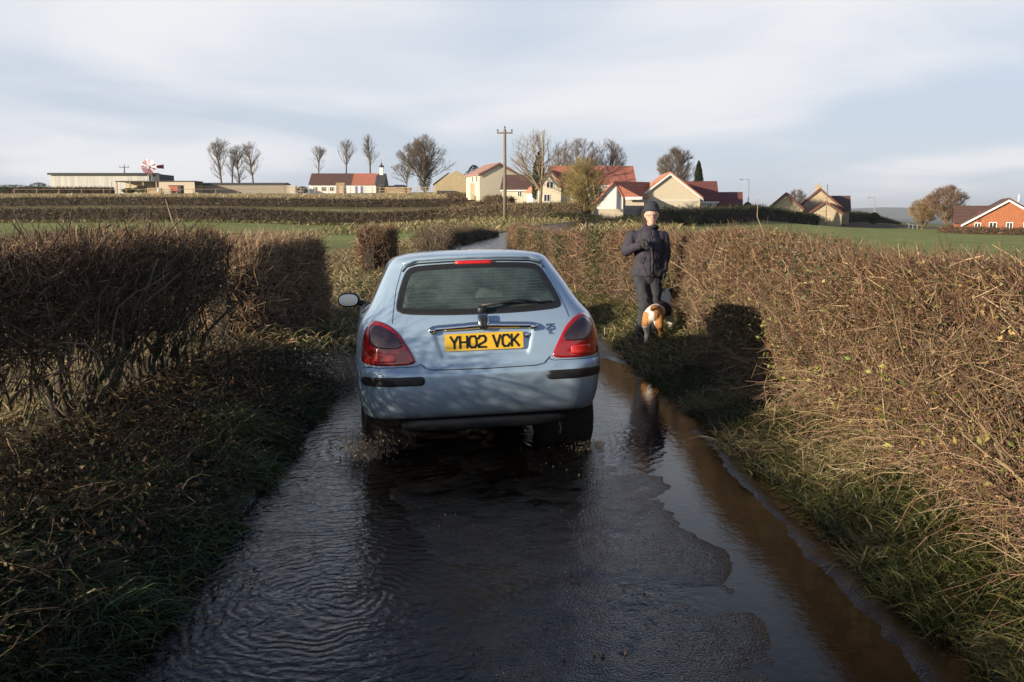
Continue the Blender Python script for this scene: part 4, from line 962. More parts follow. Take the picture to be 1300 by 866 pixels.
GL = {'Y': [[(0, 1), (.5, .45), (1, 1)], [(.5, .45), (.5, 0)]], 'H': [[(0, 0), (0, 1)], [(1, 0), (1, 1)], [(0, .5), (1, .5)]],
      '0': [[(.25, 0), (.75, 0), (1, .2), (1, .8), (.75, 1), (.25, 1), (0, .8), (0, .2), (.25, 0)]], '2': [[(0, .78), (.18, 1), (.8, 1), (1, .82), (1, .62), (.85, .48), (.12, .25), (0, .12), (0, 0), (1, 0)]],
      'V': [[(0, 1), (.5, 0), (1, 1)]], 'C': [[(1, .76), (.8, 1), (.22, 1), (0, .8), (0, .2), (.22, 0), (.8, 0), (1, .24)]], 'K': [[(0, 0), (0, 1)], [(0, .38), (.95, 1)], [(.32, .58), (1, 0)]],
      '5': [[(1, 1), (.08, 1), (0, .55), (.7, .6), (1, .42), (1, .18), (.75, 0), (.1, 0), (0, .15)]], 'i': [[(0, 0), (0, .65)], [(0, .9), (0, 1)]], 'L': [[(0, 1), (0, 0), (.8, 0)]]}
def glyph(mb, ch, x0, z0, w, h, th, yfun):
    """flat strokes with mitred-looking round joints, lying y = yfun(x, z)"""
    for st in GL[ch]:
        P = [Vector((x0 + a * w, 0, z0 + b * h)) for a, b in st]
        for a, b in zip(P[:-1], P[1:]):
            d = (b - a).normalized(); n = Vector((-d.z, 0, d.x)) * th / 2; e = d * th * .42
            q = [a - e - n, b + e - n, b + e + n, a - e + n]
            lo_ = [Vector((p.x, yfun(p.x, p.z), p.z)) for p in q]; hi = [p + Vector((0, -.0012, 0)) for p in lo_]
            mb.add(lo_ + hi, [(4, 5, 6, 7), (0, 1, 5, 4), (1, 2, 6, 5), (2, 3, 7, 6), (3, 0, 4, 7)])
py0 = proj('rear', 0, .80)[0].y - .005
tilt = .10
def pyf(off): return lambda x, z: py0 - off + (z - .812) * tilt
mb = MB(); V = []
nP = 40; PP = rrect(-.26, .26, .757, .868, .010, 80)
PPf = [(x, pyf(.012)(x, z), z) for x, z in PP]; PPb = [(x, pyf(-.006)(x, z), z) for x, z in PP]
mb.add(PPf + PPb, [tuple(range(80))] + [(i, (i + 1) % 80, 80 + (i + 1) % 80, 80 + i) for i in range(80)]); plate = mb.build('number_plate', M_plate, car)
mb = MB(); x = -.224; chw = .047
for ch in 'YH02 VCK':
    if ch == ' ': x += .036; continue
    glyph(mb, ch, x, .776, chw, .073, .0135, pyf(.0135)); x += chw + .0145
mb.build('plate_characters', M_ink, plate)
mb = MB()
glyph(mb, '2', .428, .870, .022, .034, .0075, lambda x, z: proj('rear', x, z)[0].y - .003); glyph(mb, '5', .458, .870, .022, .034, .0075, lambda x, z: proj('rear', x, z)[0].y - .003)
glyph(mb, 'i', .442, .842, .02, .020, .006, lambda x, z: proj('rear', x, z)[0].y - .003); glyph(mb, 'L', .455, .842, .018, .020, .006, lambda x, z: proj('rear', x, z)[0].y - .003)
mb.build('model_badge', M_chrome, car)
mb = MB(); q, n_ = proj('rear', .292, .838); mb.lathe([(0, .0), (-.0, .019), (-.008, .019), (-.012, .014), (-.012, 0)], 24, 'y', q + Vector((0, -.001, 0))); mb.build('tailgate_lock', M_chrome, car, True)
mb = MB()
q, n_ = proj('rear', .0, 1.012); mb.rbox(q.x, q.y - .02, q.z + .003, .032, .035, .026, 2.4); q2, n2 = proj('rear', .26, 1.045); q3, n3 = proj('rear', .40, 1.030)
mb.tube([q + n_ * .045, q2 + n2 * .035, q3 + n3 * .022], [.012, .009, .006], 8); w_ = [proj('rear', x, 1.042 - .0002 * x) for x in np.linspace(.14, .50, 8)]; mb.tube([a + b * .010 for a, b in w_], .007, 6)
mb.build('rear_wiper', M_black, car, True)
mb = MB(); mb.tube([(0, 1.55, 1.42), (0, 1.45, 1.46)], .006, 6); mb.build('aerial_base', M_black, car)
# door mirrors
for s_ in (-1, 1):
    m0 = MB(); m0.rbox(s_ * .925, 2.43, 1.00, .098, .055, .066, 2.6, seg=28, rings=16); m0.tube([(s_ * .775, 2.50, .955), (s_ * .85, 2.46, .975)], [.03, .026], 10); hs = m0.build('door_mirror', M_black, car, True)
    m1 = MB(); n = 40; m1.add([(s_ * .928 + .082 * math.copysign(abs(math.cos(a)) ** .8, math.cos(a)), 2.368 + .006, 1.002 + .052 * math.copysign(abs(math.sin(a)) ** .8, math.sin(a))) for a in np.linspace(0, 2 * math.pi, n, endpoint=False)], [tuple(range(n))]); m1.build('mirror_glass', mat_simple('mirror_silver', (.30, .32, .33), .06, 1, .02), hs)
# cabin: seats, shelf, dashboard, steering wheel
for x in (-.34, .34):
    mb = MB(); mb.rbox(x, 1.55, .80, .24, .10, .33, 4); mb.rbox(x, 1.82, .50, .25, .28, .10, 4); st = mb.build('front_seat', M_seat, car, True)
    mb = MB(); mb.rbox(x, 1.50, 1.19, .13, .045, .085, 3); mb.tube([(x - .05, 1.5, 1.05), (x - .05, 1.5, 1.15)], .007, 6); mb.tube([(x + .05, 1.5, 1.05), (x + .05, 1.5, 1.15)], .007, 6); mb.build('headrest', M_seat, st, True)
mb = MB(); mb.rbox(0, .86, .76, .60, .09, .30, 5); bs = mb.build('rear_seat', M_seat, car, True)
for x in (-.36, .36): mb = MB(); mb.rbox(x, .86, 1.06, .12, .05, .06, 3); mb.build('headrest', M_seat, bs, True)
mb = MB(); mb.box(-.62, .62, .30, .84, .955, .975); mb.build('parcel_shelf', M_trim, car)
mb = MB(); mb.rbox(0, 2.62, .88, .66, .28, .12, 5); mb.rbox(0, 1.75, .30, .62, 1.3, .08, 6); mb.build('dashboard', M_trim, car, True)
mb = MB(); n = 24; mb.tube([(.36 + .18 * math.cos(a), 2.28 + .05 * math.sin(a), .93 + .17 * math.sin(a)) for a in np.linspace(0, 2 * math.pi, n)], .016, 8); mb.build('steering_wheel', M_black, car, True)
mb = MB(); mb.rbox(0, 2.02, 1.285, .11, .02, .035, 3); mb.build('interior_mirror', M_black, car, True)

# ================================================================== water thrown up by the wheels
t = NT('splash_water'); geo = t.n('ShaderNodeNewGeometry')
b = t.bsdf((.62, .52, .40), .12, 0, None, **{'IOR': 1.33, 'Transmission Weight': .45, 'Alpha': .9}); M_splash = t.m
def splash(cx, cy, n, sx, sy, h, vel, label):
    V = []; F = []; k = 0; rs = np.random.default_rng(int(abs(cx * 100)) + n); m = MB()
    ico = [Vector(v) for v in ((0, 0, 1), (.9, 0, 0), (-.45, .78, 0), (-.45, -.78, 0), (0, 0, -1))]; IF = [(0, 1, 2), (0, 2, 3), (0, 3, 1), (4, 2, 1), (4, 3, 2), (4, 1, 3)]
    for i in range(n):
        q = rs.random(); x = cx + rs.normal() * sx * (.4 + q); y = cy + rs.normal() * sy; z = h * q * rs.random() ** .7
        d = Vector((vel[0] + rs.normal() * .4, vel[1] + rs.normal() * .4, rs.normal() * .6 + .4)).normalized(); r = .0015 + .0045 * rs.random() ** 3; st = 1 + 7 * rs.random() ** 2
        sc = d.to_track_quat('Z', 'Y').to_matrix()
        m.add([Vector((x, y, max(z, .004))) + sc @ Vector((v.x * r, v.y * r, v.z * r * st)) for v in ico], IF)
    # crown: low ragged rim of pushed-up water
    for w in range(0):
        n2 = 40; VV = []
        for i in range(n2):
            a = 2 * math.pi * i / n2; rr = (1 + .25 * rs.normal()); hh = max(.003, h * .10 * rs.random() ** 2)
            px, py = cx + math.cos(a) * sx * (1.1 + .3 * w) * rr, cy + math.sin(a) * sy * (1.1 + .3 * w) * rr
            VV += [(px, py, -.004), (px + math.cos(a) * .012, py + math.sin(a) * .012, hh)]
        m.add(VV, [(2 * i, 2 * ((i + 1) % n2), 2 * ((i + 1) % n2) + 1, 2 * i + 1) for i in range(n2) if rs.random() < .7])
    o = m.build('water_splash', M_splash, None, True); tag(o, label, 'water splash', kind='stuff')
def carpt(x, y, z=0): return car.matrix_basis @ Vector((x, y, z))
q = carpt(-.80, .45); splash(q.x, q.y, 3600, .09, .13, .20, (0, -.6), 'muddy water thrown up behind the left rear wheel')
q = carpt(-.98, 3.1); splash(q.x - .06, q.y, 8000, .17, .25, .42, (-.8, .2), 'brown water spraying sideways from the left front wheel')
q = carpt(.78, .45); splash(q.x, q.y, 400, .09, .1, .05, (0, -.6), 'small drops behind the right rear wheel')
# ================================================================== figures: tapered volumes fused into one skin
def fuse(name, caps, mat, parent=None, voxel=.012, smooth=6, disp=None, colour=None, cut=None, balls=()):
    """caps: (p0, p1, r0, r1[, flat]) tapered capsules fused by a voxel remesh into one continuous surface"""
    m = MB()
    for cpt in caps:
        p0, p1, r0, r1 = cpt[:4]; sx = cpt[4] if len(cpt) > 4 else 1.0
        p0 = Vector(p0); p1 = Vector(p1); d = p1 - p0; L = d.length; n = 7; P = []; Rr = []
        dn = d.normalized() if L > 1e-6 else Vector((0, 0, 1))
        for k in range(4): a = math.pi / 2 * (1 - k / 4.0); P.append(p0 - dn * r0 * math.sin(a)); Rr.append(max(r0 * math.cos(a), r0 * .05))
        for k in range(n + 1): q = k / n; P.append(p0 + d * q); Rr.append(r0 + (r1 - r0) * q)
        for k in range(1, 5): a = math.pi / 2 * k / 4.0; P.append(p1 + dn * r1 * math.sin(a)); Rr.append(max(r1 * math.cos(a), r1 * .05))
        s0 = m.n; m.tube(P, Rr, 16)
        if sx != 1.0:   # flatten front to back
            V = m.V[-1]; V[:, 1] = (p0.y + p1.y) / 2 + (V[:, 1] - (p0.y + p1.y) / 2) * sx
    for (cx, cy, cz, sx, sy, sz, e) in balls: m.rbox(cx, cy, cz, sx, sy, sz, e)
    o = m.build(name, mat)
    md = o.modifiers.new('r', 'REMESH'); md.mode = 'VOXEL'; md.voxel_size = voxel; md.use_smooth_shade = True
    ms = o.modifiers.new('s', 'SMOOTH'); ms.iterations = smooth; ms.factor = .5
    dg = bpy.context.evaluated_depsgraph_get(); dg.update(); me = bpy.data.meshes.new_from_object(o.evaluated_get(dg)); bpy.data.objects.remove(o)
    nv = len(me.vertices); co = np.zeros(nv * 3, np.float32); me.vertices.foreach_get('co', co); co = co.reshape(-1, 3)
    if disp is not None:
        nn = np.zeros(nv * 3, np.float32); me.vertices.foreach_get('normal', nn); co = co + nn.reshape(-1, 3) * disp(co)[:, None]; me.vertices.foreach_set('co', co.ravel().astype(np.float32)); me.update()
    if cut is not None:
        bm = bmesh.new(); bm.from_mesh(me); bmesh.ops.delete(bm, geom=[v for v in bm.verts if cut(v.co)], context='VERTS'); bm.to_mesh(me); bm.free(); nv = len(me.vertices); co = np.zeros(nv * 3, np.float32); me.vertices.foreach_get('co', co); co = co.reshape(-1, 3)
    c = colour(co) if colour is not None else np.ones((nv, 3))
    if 'Col' in me.color_attributes: me.color_attributes.remove(me.color_attributes['Col'])
    a = me.color_attributes.new('Col', 'FLOAT_COLOR', 'POINT'); cc_ = np.ones((nv, 4), np.float32); cc_[:, :3] = c; a.data.foreach_set('color', cc_.ravel())
    me.polygons.foreach_set('use_smooth', np.ones(len(me.polygons), bool)); me.name = name
    return link(name, me, parent, mat)
def stand(px, py):
    Y = min((abs(at(px, py, y).z - g1(at(px, py, y).x, y)), y) for y in np.arange(8, 14, .05))[1]; return at(px, py, Y).x, float(Y)
MX, MY = stand(812, 434); MZ = g1(MX, MY)
man = empty('person', (MX, MY, MZ)); man.scale = (.92, .96, .955); tag(man, 'person in dark padded jacket, woolly hat and glasses standing on the right verge', 'person')
M_skin = mat_simple('skin', (.56, .34, .26), .5, 0, .08, 30, **{'Subsurface Weight': 0.0})
M_jacket = mat_simple('navy_padded_jacket', (.034, .030, .044), .82, 0, .25, 9, .15, .02)
M_trous = mat_simple('dark_trousers', (.030, .033, .042), .85, 0, .25, 14, .2, .01)
M_hat = mat_simple('knitted_wool', (.030, .033, .045), .95, 0, .3, 60, .6, .004); M_glove = mat_simple('black_glove', (.012, .012, .014), .7, 0, .2, 40)
M_shoe = mat_simple('brown_boot', (.07, .055, .045), .6, 0, .3, 20); M_scarf = mat_simple('dark_scarf', (.022, .022, .03), .95, 0, .3, 40, .5, .004)
hx = .125   # head offset
arms = [((-.115, .0, 1.37), (-.205, -.03, 1.19), .055, .048), ((-.205, -.03, 1.19), (-.05, -.20, 1.275), .047, .034),
        ((.285, .02, 1.36), (.335, .05, 1.15), .055, .046), ((.335, .05, 1.15), (.305, -.02, .94), .044, .032)]
bodycaps = [((.09, 0, .90), (.09, 0, 1.08), .145, .135, .72), ((.09, 0, 1.08), (.085, 0, 1.34), .135, .165, .68), ((-.06, 0, 1.36), (.23, 0, 1.36), .06, .06), ((.09, 0, 1.40), (hx, -.01, 1.55), .065, .055),
            ((.00, 0, .88), (.045, -.03, .50), .088, .060), ((.045, -.03, .50), (.00, .02, .09), .058, .040), ((.18, .02, .88), (.205, .02, .50), .088, .060), ((.205, .02, .50), (.20, .07, .09), .058, .040),
            ((.0, .02, .06), (-.05, -.13, .035), .040, .032), ((.20, .07, .06), (.22, -.07, .035), .04, .032),
            ((hx, -.02, 1.62), (hx, -.01, 1.70), .078, .088), ((hx - .005, -.055, 1.555), (hx, -.04, 1.62), .045, .068), ((hx - .003, -.108, 1.625), (hx - .003, -.098, 1.66), .013, .009),
            ((hx - .085, .0, 1.635), (hx - .085, .0, 1.66), .016, .018), ((hx + .085, .0, 1.635), (hx + .085, .0, 1.66), .016, .018)] + arms
def hand(cx, cy, cz, d, u, r=.034, curl=1.0, sgn=1):
    """palm with four curled fingers and a thumb; d = pointing direction, u = towards the thumb side"""
    d = Vector(d).normalized(); u = Vector(u); u = (u - d * u.dot(d)).normalized(); w = d.cross(u) * sgn; c = Vector((cx, cy, cz)); L = []
    L.append((c, c + d * .05, r * .85, r))
    for k, ln in enumerate((.034, .038, .036, .028)):
        b = c + d * .075 + u * (.030 - .020 * k); m1 = b + (d * (1 - .35 * curl) + w * .6 * curl).normalized() * ln; m2 = m1 + (d * (1 - 1.1 * curl) + w * 1.0 * curl).normalized() * ln * .8
        L += [(c + d * .03 + u * (.03 - .02 * k), b, .011, .0105), (b, m1, .0105, .0095), (m1, m2, .0095, .008)]
    t0 = c + d * .012 + u * .030; t1 = t0 + (u * .7 + d * .6).normalized() * .036; t2 = t1 + (d * .7 + w * .5).normalized() * .030; L += [(t0, t1, .014, .011), (t1, t2, .011, .009)]
    return L
hr = hand(-.045, -.215, 1.28, (.8, -.35, .15), (0, -.1, 1), .032, .9); hl = hand(.302, -.03, .92, (0, -.05, -1), (0, -1, 0), .032, .5)
body_ = fuse('body', bodycaps + hr + hl, M_skin, man, .011, 4)
jcol = None
jcaps = [((.09, 0, .93), (.09, 0, 1.10), .190, .190, .78), ((.09, 0, 1.10), (.085, 0, 1.33), .190, .192, .76), ((-.075, 0, 1.375), (.245, 0, 1.375), .085, .085), ((.09, 0, 1.36), (.115, 0, 1.49), .17, .075, .7),
         ((-.125, .0, 1.385), (-.210, -.03, 1.19), .078, .072), ((-.210, -.03, 1.19), (-.065, -.19, 1.268), .072, .052), ((.295, .02, 1.375), (.338, .05, 1.15), .078, .070), ((.338, .05, 1.15), (.308, -.01, .96), .068, .052),
         ((-.02, 0, .92), (.20, 0, .92), .125, .125, .9)]
def jdisp(co):
    x, y, z = co[:, 0], co[:, 1], co[:, 2]
    return .003 * np.sin(z * 58) * (np.abs(x - .09) < .18) + .012 * fbm(x * 9, z * 9 + y * 5, 3, 4) + .008 * fbm(x * 26 + z * 14, y * 24, 2, 9) - .008 * np.exp(-((x - .115) / .008) ** 2) * (y < 0)
jk = fuse('padded_jacket', jcaps, M_jacket, man, .010, 4, jdisp, cut=lambda c: c.z < .865)
mb = MB(); mb.tube([(.115 + .004 * math.sin(k), -.150 - .01 * math.sin(k * .5), .90 + .045 * k) for k in range(12)], .006, 6, flat=.6); mb.build('zip_flap', mat_simple('zip_tape', (.07, .07, .08), .5), jk, True)
mb = MB(); mb.tube([(-.03, -.145, 1.04), (-.005, -.160, 1.13)], .007, 6, flat=.7); mb.build('pocket_zip', M_glove, jk, True)
tcaps = [((.09, 0, .88), (.09, 0, .95), .14, .14, .8), ((-.005, 0, .86), (.048, -.035, .50), .105, .078), ((.048, -.035, .50), (.00, .02, .08), .076, .062), ((.185, .02, .86), (.21, .015, .50), .105, .076), ((.21, .015, .50), (.20, .07, .08), .074, .060)]
fuse('trousers', tcaps, M_trous, man, .010, 3, lambda co: .012 * fbm(co[:, 0] * 14, co[:, 2] * 13, 3, 8) + .007 * np.sin(co[:, 2] * 70 + co[:, 0] * 30) * (np.abs(co[:, 2] - .5) < .12), cut=lambda c: c.z < .055)
for p0, p1 in (((.0, .03, .045), (-.055, -.15, .035)), ((.20, .08, .045), (.225, -.09, .035))): fuse('boot', [(p0, p1, .052, .040), (p0, Vector(p0) + Vector((0, 0, .08)), .05, .052)], M_shoe, man, .01, 3, cut=None)
fuse('glove', [(a, b, c + .004, d_ + .004) for a, b, c, d_ in hr] + [((-.075, -.18, 1.265), (-.045, -.215, 1.28), .036, .036)], M_glove, man, .006, 1)
fuse('glove', [(a, b, c + .004, d_ + .004) for a, b, c, d_ in hl] + [((.305, -.02, .97), (.302, -.03, .92), .036, .036)], M_glove, man, .006, 1)
hat = fuse('woolly_hat', [((hx, .0, 1.69), (hx, .005, 1.735), .112, .100)], M_hat, man, .010, 4, lambda co: .003 * np.sin(np.arctan2(co[:, 1], co[:, 0] - hx) * 30), cut=lambda c: c.z < 1.698 - .05 * max(0, c.y * 8))
mb = MB(); mb.tube([(hx + .098 * math.cos(a), .0 + .098 * math.sin(a), 1.706 - .010 * math.sin(a)) for a in np.linspace(0, 2 * math.pi, 33)], .0125, 8); mb.build('hat_brim', M_hat, hat, True)
fuse('scarf', [((hx + .075 * math.cos(a), .0 + .075 * math.sin(a), 1.500 - .012 * math.cos(a * 3)), (hx + .075 * math.cos(a + .5), .075 * math.sin(a + .5), 1.500 - .012 * math.cos(a * 3 + 1.5)), .030, .030) for a in np.arange(0, 6.3, .5)], M_scarf, man, .009, 2, lambda co: .006 * fbm(co[:, 0] * 30, co[:, 2] * 60, 2, 2))
mb = MB()
for s_ in (-1, 1): mb.tube([(hx + s_ * .036 + .027 * math.cos(a), -.112 + .006 * abs(s_ * math.cos(a)), 1.645 + .020 * math.sin(a)) for a in np.linspace(0, 2 * math.pi, 17)], .0028, 6); mb.tube([(hx + s_ * .062, -.106, 1.65), (hx + s_ * .088, -.01, 1.655)], .0026, 6)
mb.tube([(hx - .010, -.115, 1.648), (hx + .010, -.115, 1.648)], .0028, 6); mb.build('glasses', M_glove, man, True)
mb = MB()
M_eye = mat_simple('eye_dark', (.03, .02, .015), .2)
for s_ in (-1, 1): mb = MB(); mb.rbox(hx + s_ * .034, -.096, 1.647, .011, .006, .005, 2); mb.build('eye', M_eye, man, True)
mb = MB(); mb.tube([(hx - .030, -.088, 1.592), (hx - .012, -.098, 1.585), (hx + .012, -.098, 1.585), (hx + .030, -.088, 1.592)], .0045, 6, flat=.6); mb.build('mouth', mat_simple('lips', (.32, .10, .08), .5), man, True)
# camera held at the chest
cm = empty('handheld_camera', (MX + .042, MY - .245, MZ + 1.235 * .955)); tag(cm, 'small black camera with a round lens held in a gloved hand', 'camera')
mb = MB(); mb.rbox(-.02, .01, .035, .055, .024, .038, 5); mb.build('camera_body', M_glove, cm, True)
mb = MB(); mb.lathe([(0, .030), (-.055, .034), (-.062, .040), (-.070, .040), (-.070, .032), (-.045, .028)], 28, 'y', (0, -.01, .0)); b_ = mb.build('lens', M_black, cm, True)
mb = MB(); mb.lathe([(-.046, .0), (-.043, .028)], 24, 'y', (0, -.01, 0)); mb.build('lens_glass', M_smoke, b_, True)

# ================================================================== the dog, seen from behind with its head turned
DX, DY = stand(828, 438); DY = min(DY, MY - .25); DZ = g1(DX, DY)
dog = empty('dog', (DX, DY, DZ), R(-22)); dog.scale = (1.17, 1.08, 1.06); tag(dog, 'tan, white and black dog walking away beside the standing person', 'dog')
dcaps = [((0, .0, .355), (0, .16, .365), .088, .092), ((0, .16, .365), (.0, .42, .35), .092, .112), ((0, .42, .35), (.0, .54, .37), .112, .095), ((0, .54, .40), (.015, .64, .505), .082, .062),
         ((.015, .645, .53), (.03, .70, .54), .066, .058), ((.04, .73, .525), (.075, .80, .505), .036, .026),
         ((-.045, .02, .34), (-.072, -.015, .225), .064, .044), ((-.072, -.015, .225), (-.070, .045, .13), .040, .024), ((-.070, .045, .13), (-.070, .025, .035), .024, .020), ((-.070, .02, .022), (-.070, .06, .018), .024, .020),
         ((.045, .02, .34), (.070, .00, .225), .064, .044), ((.070, .0, .225), (.070, .075, .15), .040, .024), ((.070, .075, .15), (.070, .07, .045), .024, .020), ((.070, .065, .025), (.070, .10, .020), .024, .020),
         ((-.07, .47, .31), (-.075, .47, .17), .046, .030), ((-.075, .47, .17), (-.075, .47, .03), .026, .021), ((-.075, .475, .02), (-.075, .50, .018), .024, .020),
         ((.07, .50, .31), (.085, .54, .17), .046, .030), ((.085, .54, .17), (.085, .50, .06), .026, .021), ((.085, .50, .03), (.085, .525, .025), .024, .020),
         ((0, -.065, .395), (0, -.10, .43), .022, .014), ((0, -.10, .43), (.002, -.085, .455), .014, .009),
         ((-.045, .66, .575), (-.062, .67, .50), .020, .026), ((.07, .635, .575), (.095, .64, .50), .020, .026)]
def dcol(co):
    x, y, z = co[:, 0], co[:, 1], co[:, 2]; n = fbm(x * 14 + 3, y * 9 + z * 13, 3, 5) * .05
    white = np.array([.72, .68, .62]); tan = np.array([.42, .19, .06]); blk = np.array([.018, .016, .015])
    c = np.tile(white, (len(co), 1))
    m = (y + n < .10) & (z > .17 + n) & ~((np.abs(x) < .034 + n * .5) & (z < .40)); c[m] = tan
    c[(y + n < .13) & (z > .385 + n * .4) & (x < -.015)] = white
    c[(x < -.03) & (z < .215) & (y < .15)] = white
    c[(x > .03) & (z < .30) & (z > .06) & (y < .15)] = tan * .95
    c[(y + n > .17) & (y + n < .46) & (z > .30) & (x > -.055)] = blk
    c[(y > .60) & (z > .52 + n) & (np.abs(x - .02) > .018)] = blk; c[(y > .60) & (np.abs(x - .02) > .055)] = tan * .5
    c[(y > .79)] = blk; c[(z < .03)] *= .5
    return c * (1 + .25 * fbm(x * 60, y * 60 + z * 60, 2, 3))[:, None]
fuse('body', dcaps, mat_simple('dog_fur', (1, 1, 1), .85, 0, .18, 80, .5, .004, attr=True), dog, .008, 3, lambda co: .002 * fbm(co[:, 0] * 90, co[:, 1] * 60 + co[:, 2] * 60, 2, 6), dcol)
# ================================================================== buildings
def W3(name, c1, c2, scale=(1, 1, 1), bump=.3, rough=.9, brick=None, mortar=(.35, .33, .3)):
    t = NT(name); mp = t.n('ShaderNodeMapping'); tcn = t.n('ShaderNodeTexCoord'); t.l(tcn.outputs['Object'], mp.inputs[0]); mp.inputs['Scale'].default_value = scale
    n = t.noise(3, 6, .65, mp.outputs[0]); base = t.mix(t.remap(n, .3, .7, 0, 1), c1, c2); h = n
    if brick:
        b = t.n('ShaderNodeTexBrick'); sp_ = t.n('ShaderNodeSeparateXYZ'); t.l(tcn.outputs['Object'], sp_.inputs[0]); cb = t.n('ShaderNodeCombineXYZ')
        t.l(t.math('ADD', sp_.outputs['X'], sp_.outputs['Y']), cb.inputs[0]); t.l(sp_.outputs['Z'], cb.inputs[1]); t.l(cb.outputs[0], b.inputs['Vector'])
        b.inputs['Scale'].default_value = brick; b.inputs['Color1'].default_value = (1, 1, 1, 1); b.inputs['Color2'].default_value = (.72, .72, .72, 1); b.inputs['Mortar'].default_value = (.8, .8, .8, 1); b.inputs['Mortar Size'].default_value = .02
        base = t.mix(1.0, base, b.outputs['Color'], 'MULTIPLY')
    t.bsdf(base, rough, 0, t.bump(h, bump, .02)); return t.m
M_cream = W3('cream_render', (.60, .53, .40), (.66, .59, .46)); M_stone = W3('yellow_stone', (.45, .36, .21), (.55, .45, .28), brick=2.2); M_white = W3('white_paint', (.70, .69, .66), (.78, .77, .74))
M_beige = W3('beige_roughcast', (.50, .43, .32), (.56, .49, .37)); M_brick = W3('red_brick', (.36, .12, .055), (.44, .17, .08), brick=4)
M_stucco = W3('tan_rubble_stone', (.40, .32, .21), (.50, .41, .28), (2, 2, 2), .6, brick=1.6)
def tiles(name, c1, c2):
    t = NT(name); tcn = t.n('ShaderNodeTexCoord'); w = t.n('ShaderNodeTexWave'); w.bands_direction = 'Z'; w.inputs['Scale'].default_value = 1.0; w.inputs['Distortion'].default_value = .4; w.inputs['Detail'].default_value = 2; t.l(tcn.outputs['Object'], w.inputs['Vector'])
    n = t.noise(1.6, 6, .7, tcn.outputs['Object']); base = t.mix(t.remap(n, .3, .7, 0, 1), c1, c2); base = t.mix(t.remap(w.outputs['Fac'], 0, .25, .35, 0), base, (c1[0] * .4, c1[1] * .4, c1[2] * .4))
    t.bsdf(base, .8, 0, t.bump(w.outputs['Fac'], .5, .04)); return t.m
M_rred = tiles('red_tiles', (.36, .12, .075), (.46, .17, .11)); M_rorange = tiles('orange_tiles', (.48, .21, .12), (.55, .27, .16)); M_rbrown = tiles('brown_tiles', (.085, .045, .038), (.12, .065, .05)); M_rmaroon = tiles('maroon_tiles', (.13, .04, .035), (.18, .055, .045)); M_rpink = tiles('faded_pink_tiles', (.36, .19, .15), (.44, .26, .21))
M_pane = mat_simple('dark_pane', (.03, .035, .045), .08, 0, .2, 3); M_slate = mat_simple('dark_slate', (.05, .05, .055), .7, 0, .25, 3); M_fascia = mat_simple('white_fascia', (.75, .74, .72), .6, 0, .06, 2)
M_blue = mat_simple('blue_paint', (.08, .13, .36), .5); M_timber = mat_simple('pale_timber', (.42, .31, .18), .8, 0, .25, 3); M_galv = mat_simple('galvanised_steel', (.35, .36, .37), .5, .5)
def house(name, label, cat, X, Y, Z, yaw, w, d, he, hr, mw, mr, group=None, over=.25, fascia=True, ridge='y', chim=None, wins=(), base=1.2, th=.18, fm=None):
    """gabled house; local origin is the middle of the front wall's foot. ridge 'y': the gable end faces -y; ridge 'x': the long side does"""
    e = empty(name, (X, Y, Z), yaw); tag(e, label, cat, group); h2 = w / 2
    m = MB()
    if ridge == 'y':
        m.prism([(-h2, -base), (h2, -base), (h2, he), (0, hr), (-h2, he)], 0, d, 'y')
    else:
        m.prism([(0, -base), (d, -base), (d, he), (d / 2, hr), (0, he)], -h2, h2, 'x')
    m.build('wall', mw, e)
    m = MB()
    if ridge == 'y':
        s = (hr - he) / h2
        for sg in (-1, 1):
            q = [(0, hr + .04), (sg * (h2 + over), he - s * over + .04), (sg * (h2 + over), he - s * over + .04 + th), (0, hr + .04 + th)]; m.prism(q if sg > 0 else q[::-1], -over, d + over, 'y')
    else:
        s = (hr - he) / (d / 2)
        for sg in (-1, 1):
            q = [(d / 2, hr + .04), (d / 2 + sg * (d / 2 + over), he - s * over + .04), (d / 2 + sg * (d / 2 + over), he - s * over + .04 + th), (d / 2, hr + .04 + th)]; m.prism(q if sg > 0 else q[::-1], -h2 - over, h2 + over, 'x')
    rf = m.build('roof', mr, e)
    if fascia:
        m = MB()
        if ridge == 'y':
            for sg in (-1, 1):
                q = [(0, hr - .16), (sg * (h2 + over), he - s * over - .16), (sg * (h2 + over), he - s * over + .035), (0, hr + .035)]; m.prism(q if sg > 0 else q[::-1], -over, -over + .06, 'y')
        else: m.box(-h2 - over, h2 + over, -over + .01, -over + .07, he - s * over - .14, he - s * over + .035)
        m.build('bargeboard', fm or M_fascia, rf)
    if chim:
        for (cx, cy, cw, cz0, cz1) in chim:
            m = MB(); m.box(cx - cw, cx + cw, cy - cw * .7, cy + cw * .7, cz0, cz1); m.box(cx - cw * 1.15, cx + cw * 1.15, cy - cw * .85, cy + cw * .85, cz1, cz1 + .12); m.lathe([(cz1 + .1, .12), (cz1 + .45, .10)], 10, 'z', (cx, cy, 0)); m.build('chimney', mw, rf)
    for wn_ in wins: window(e, *wn_)
    return e
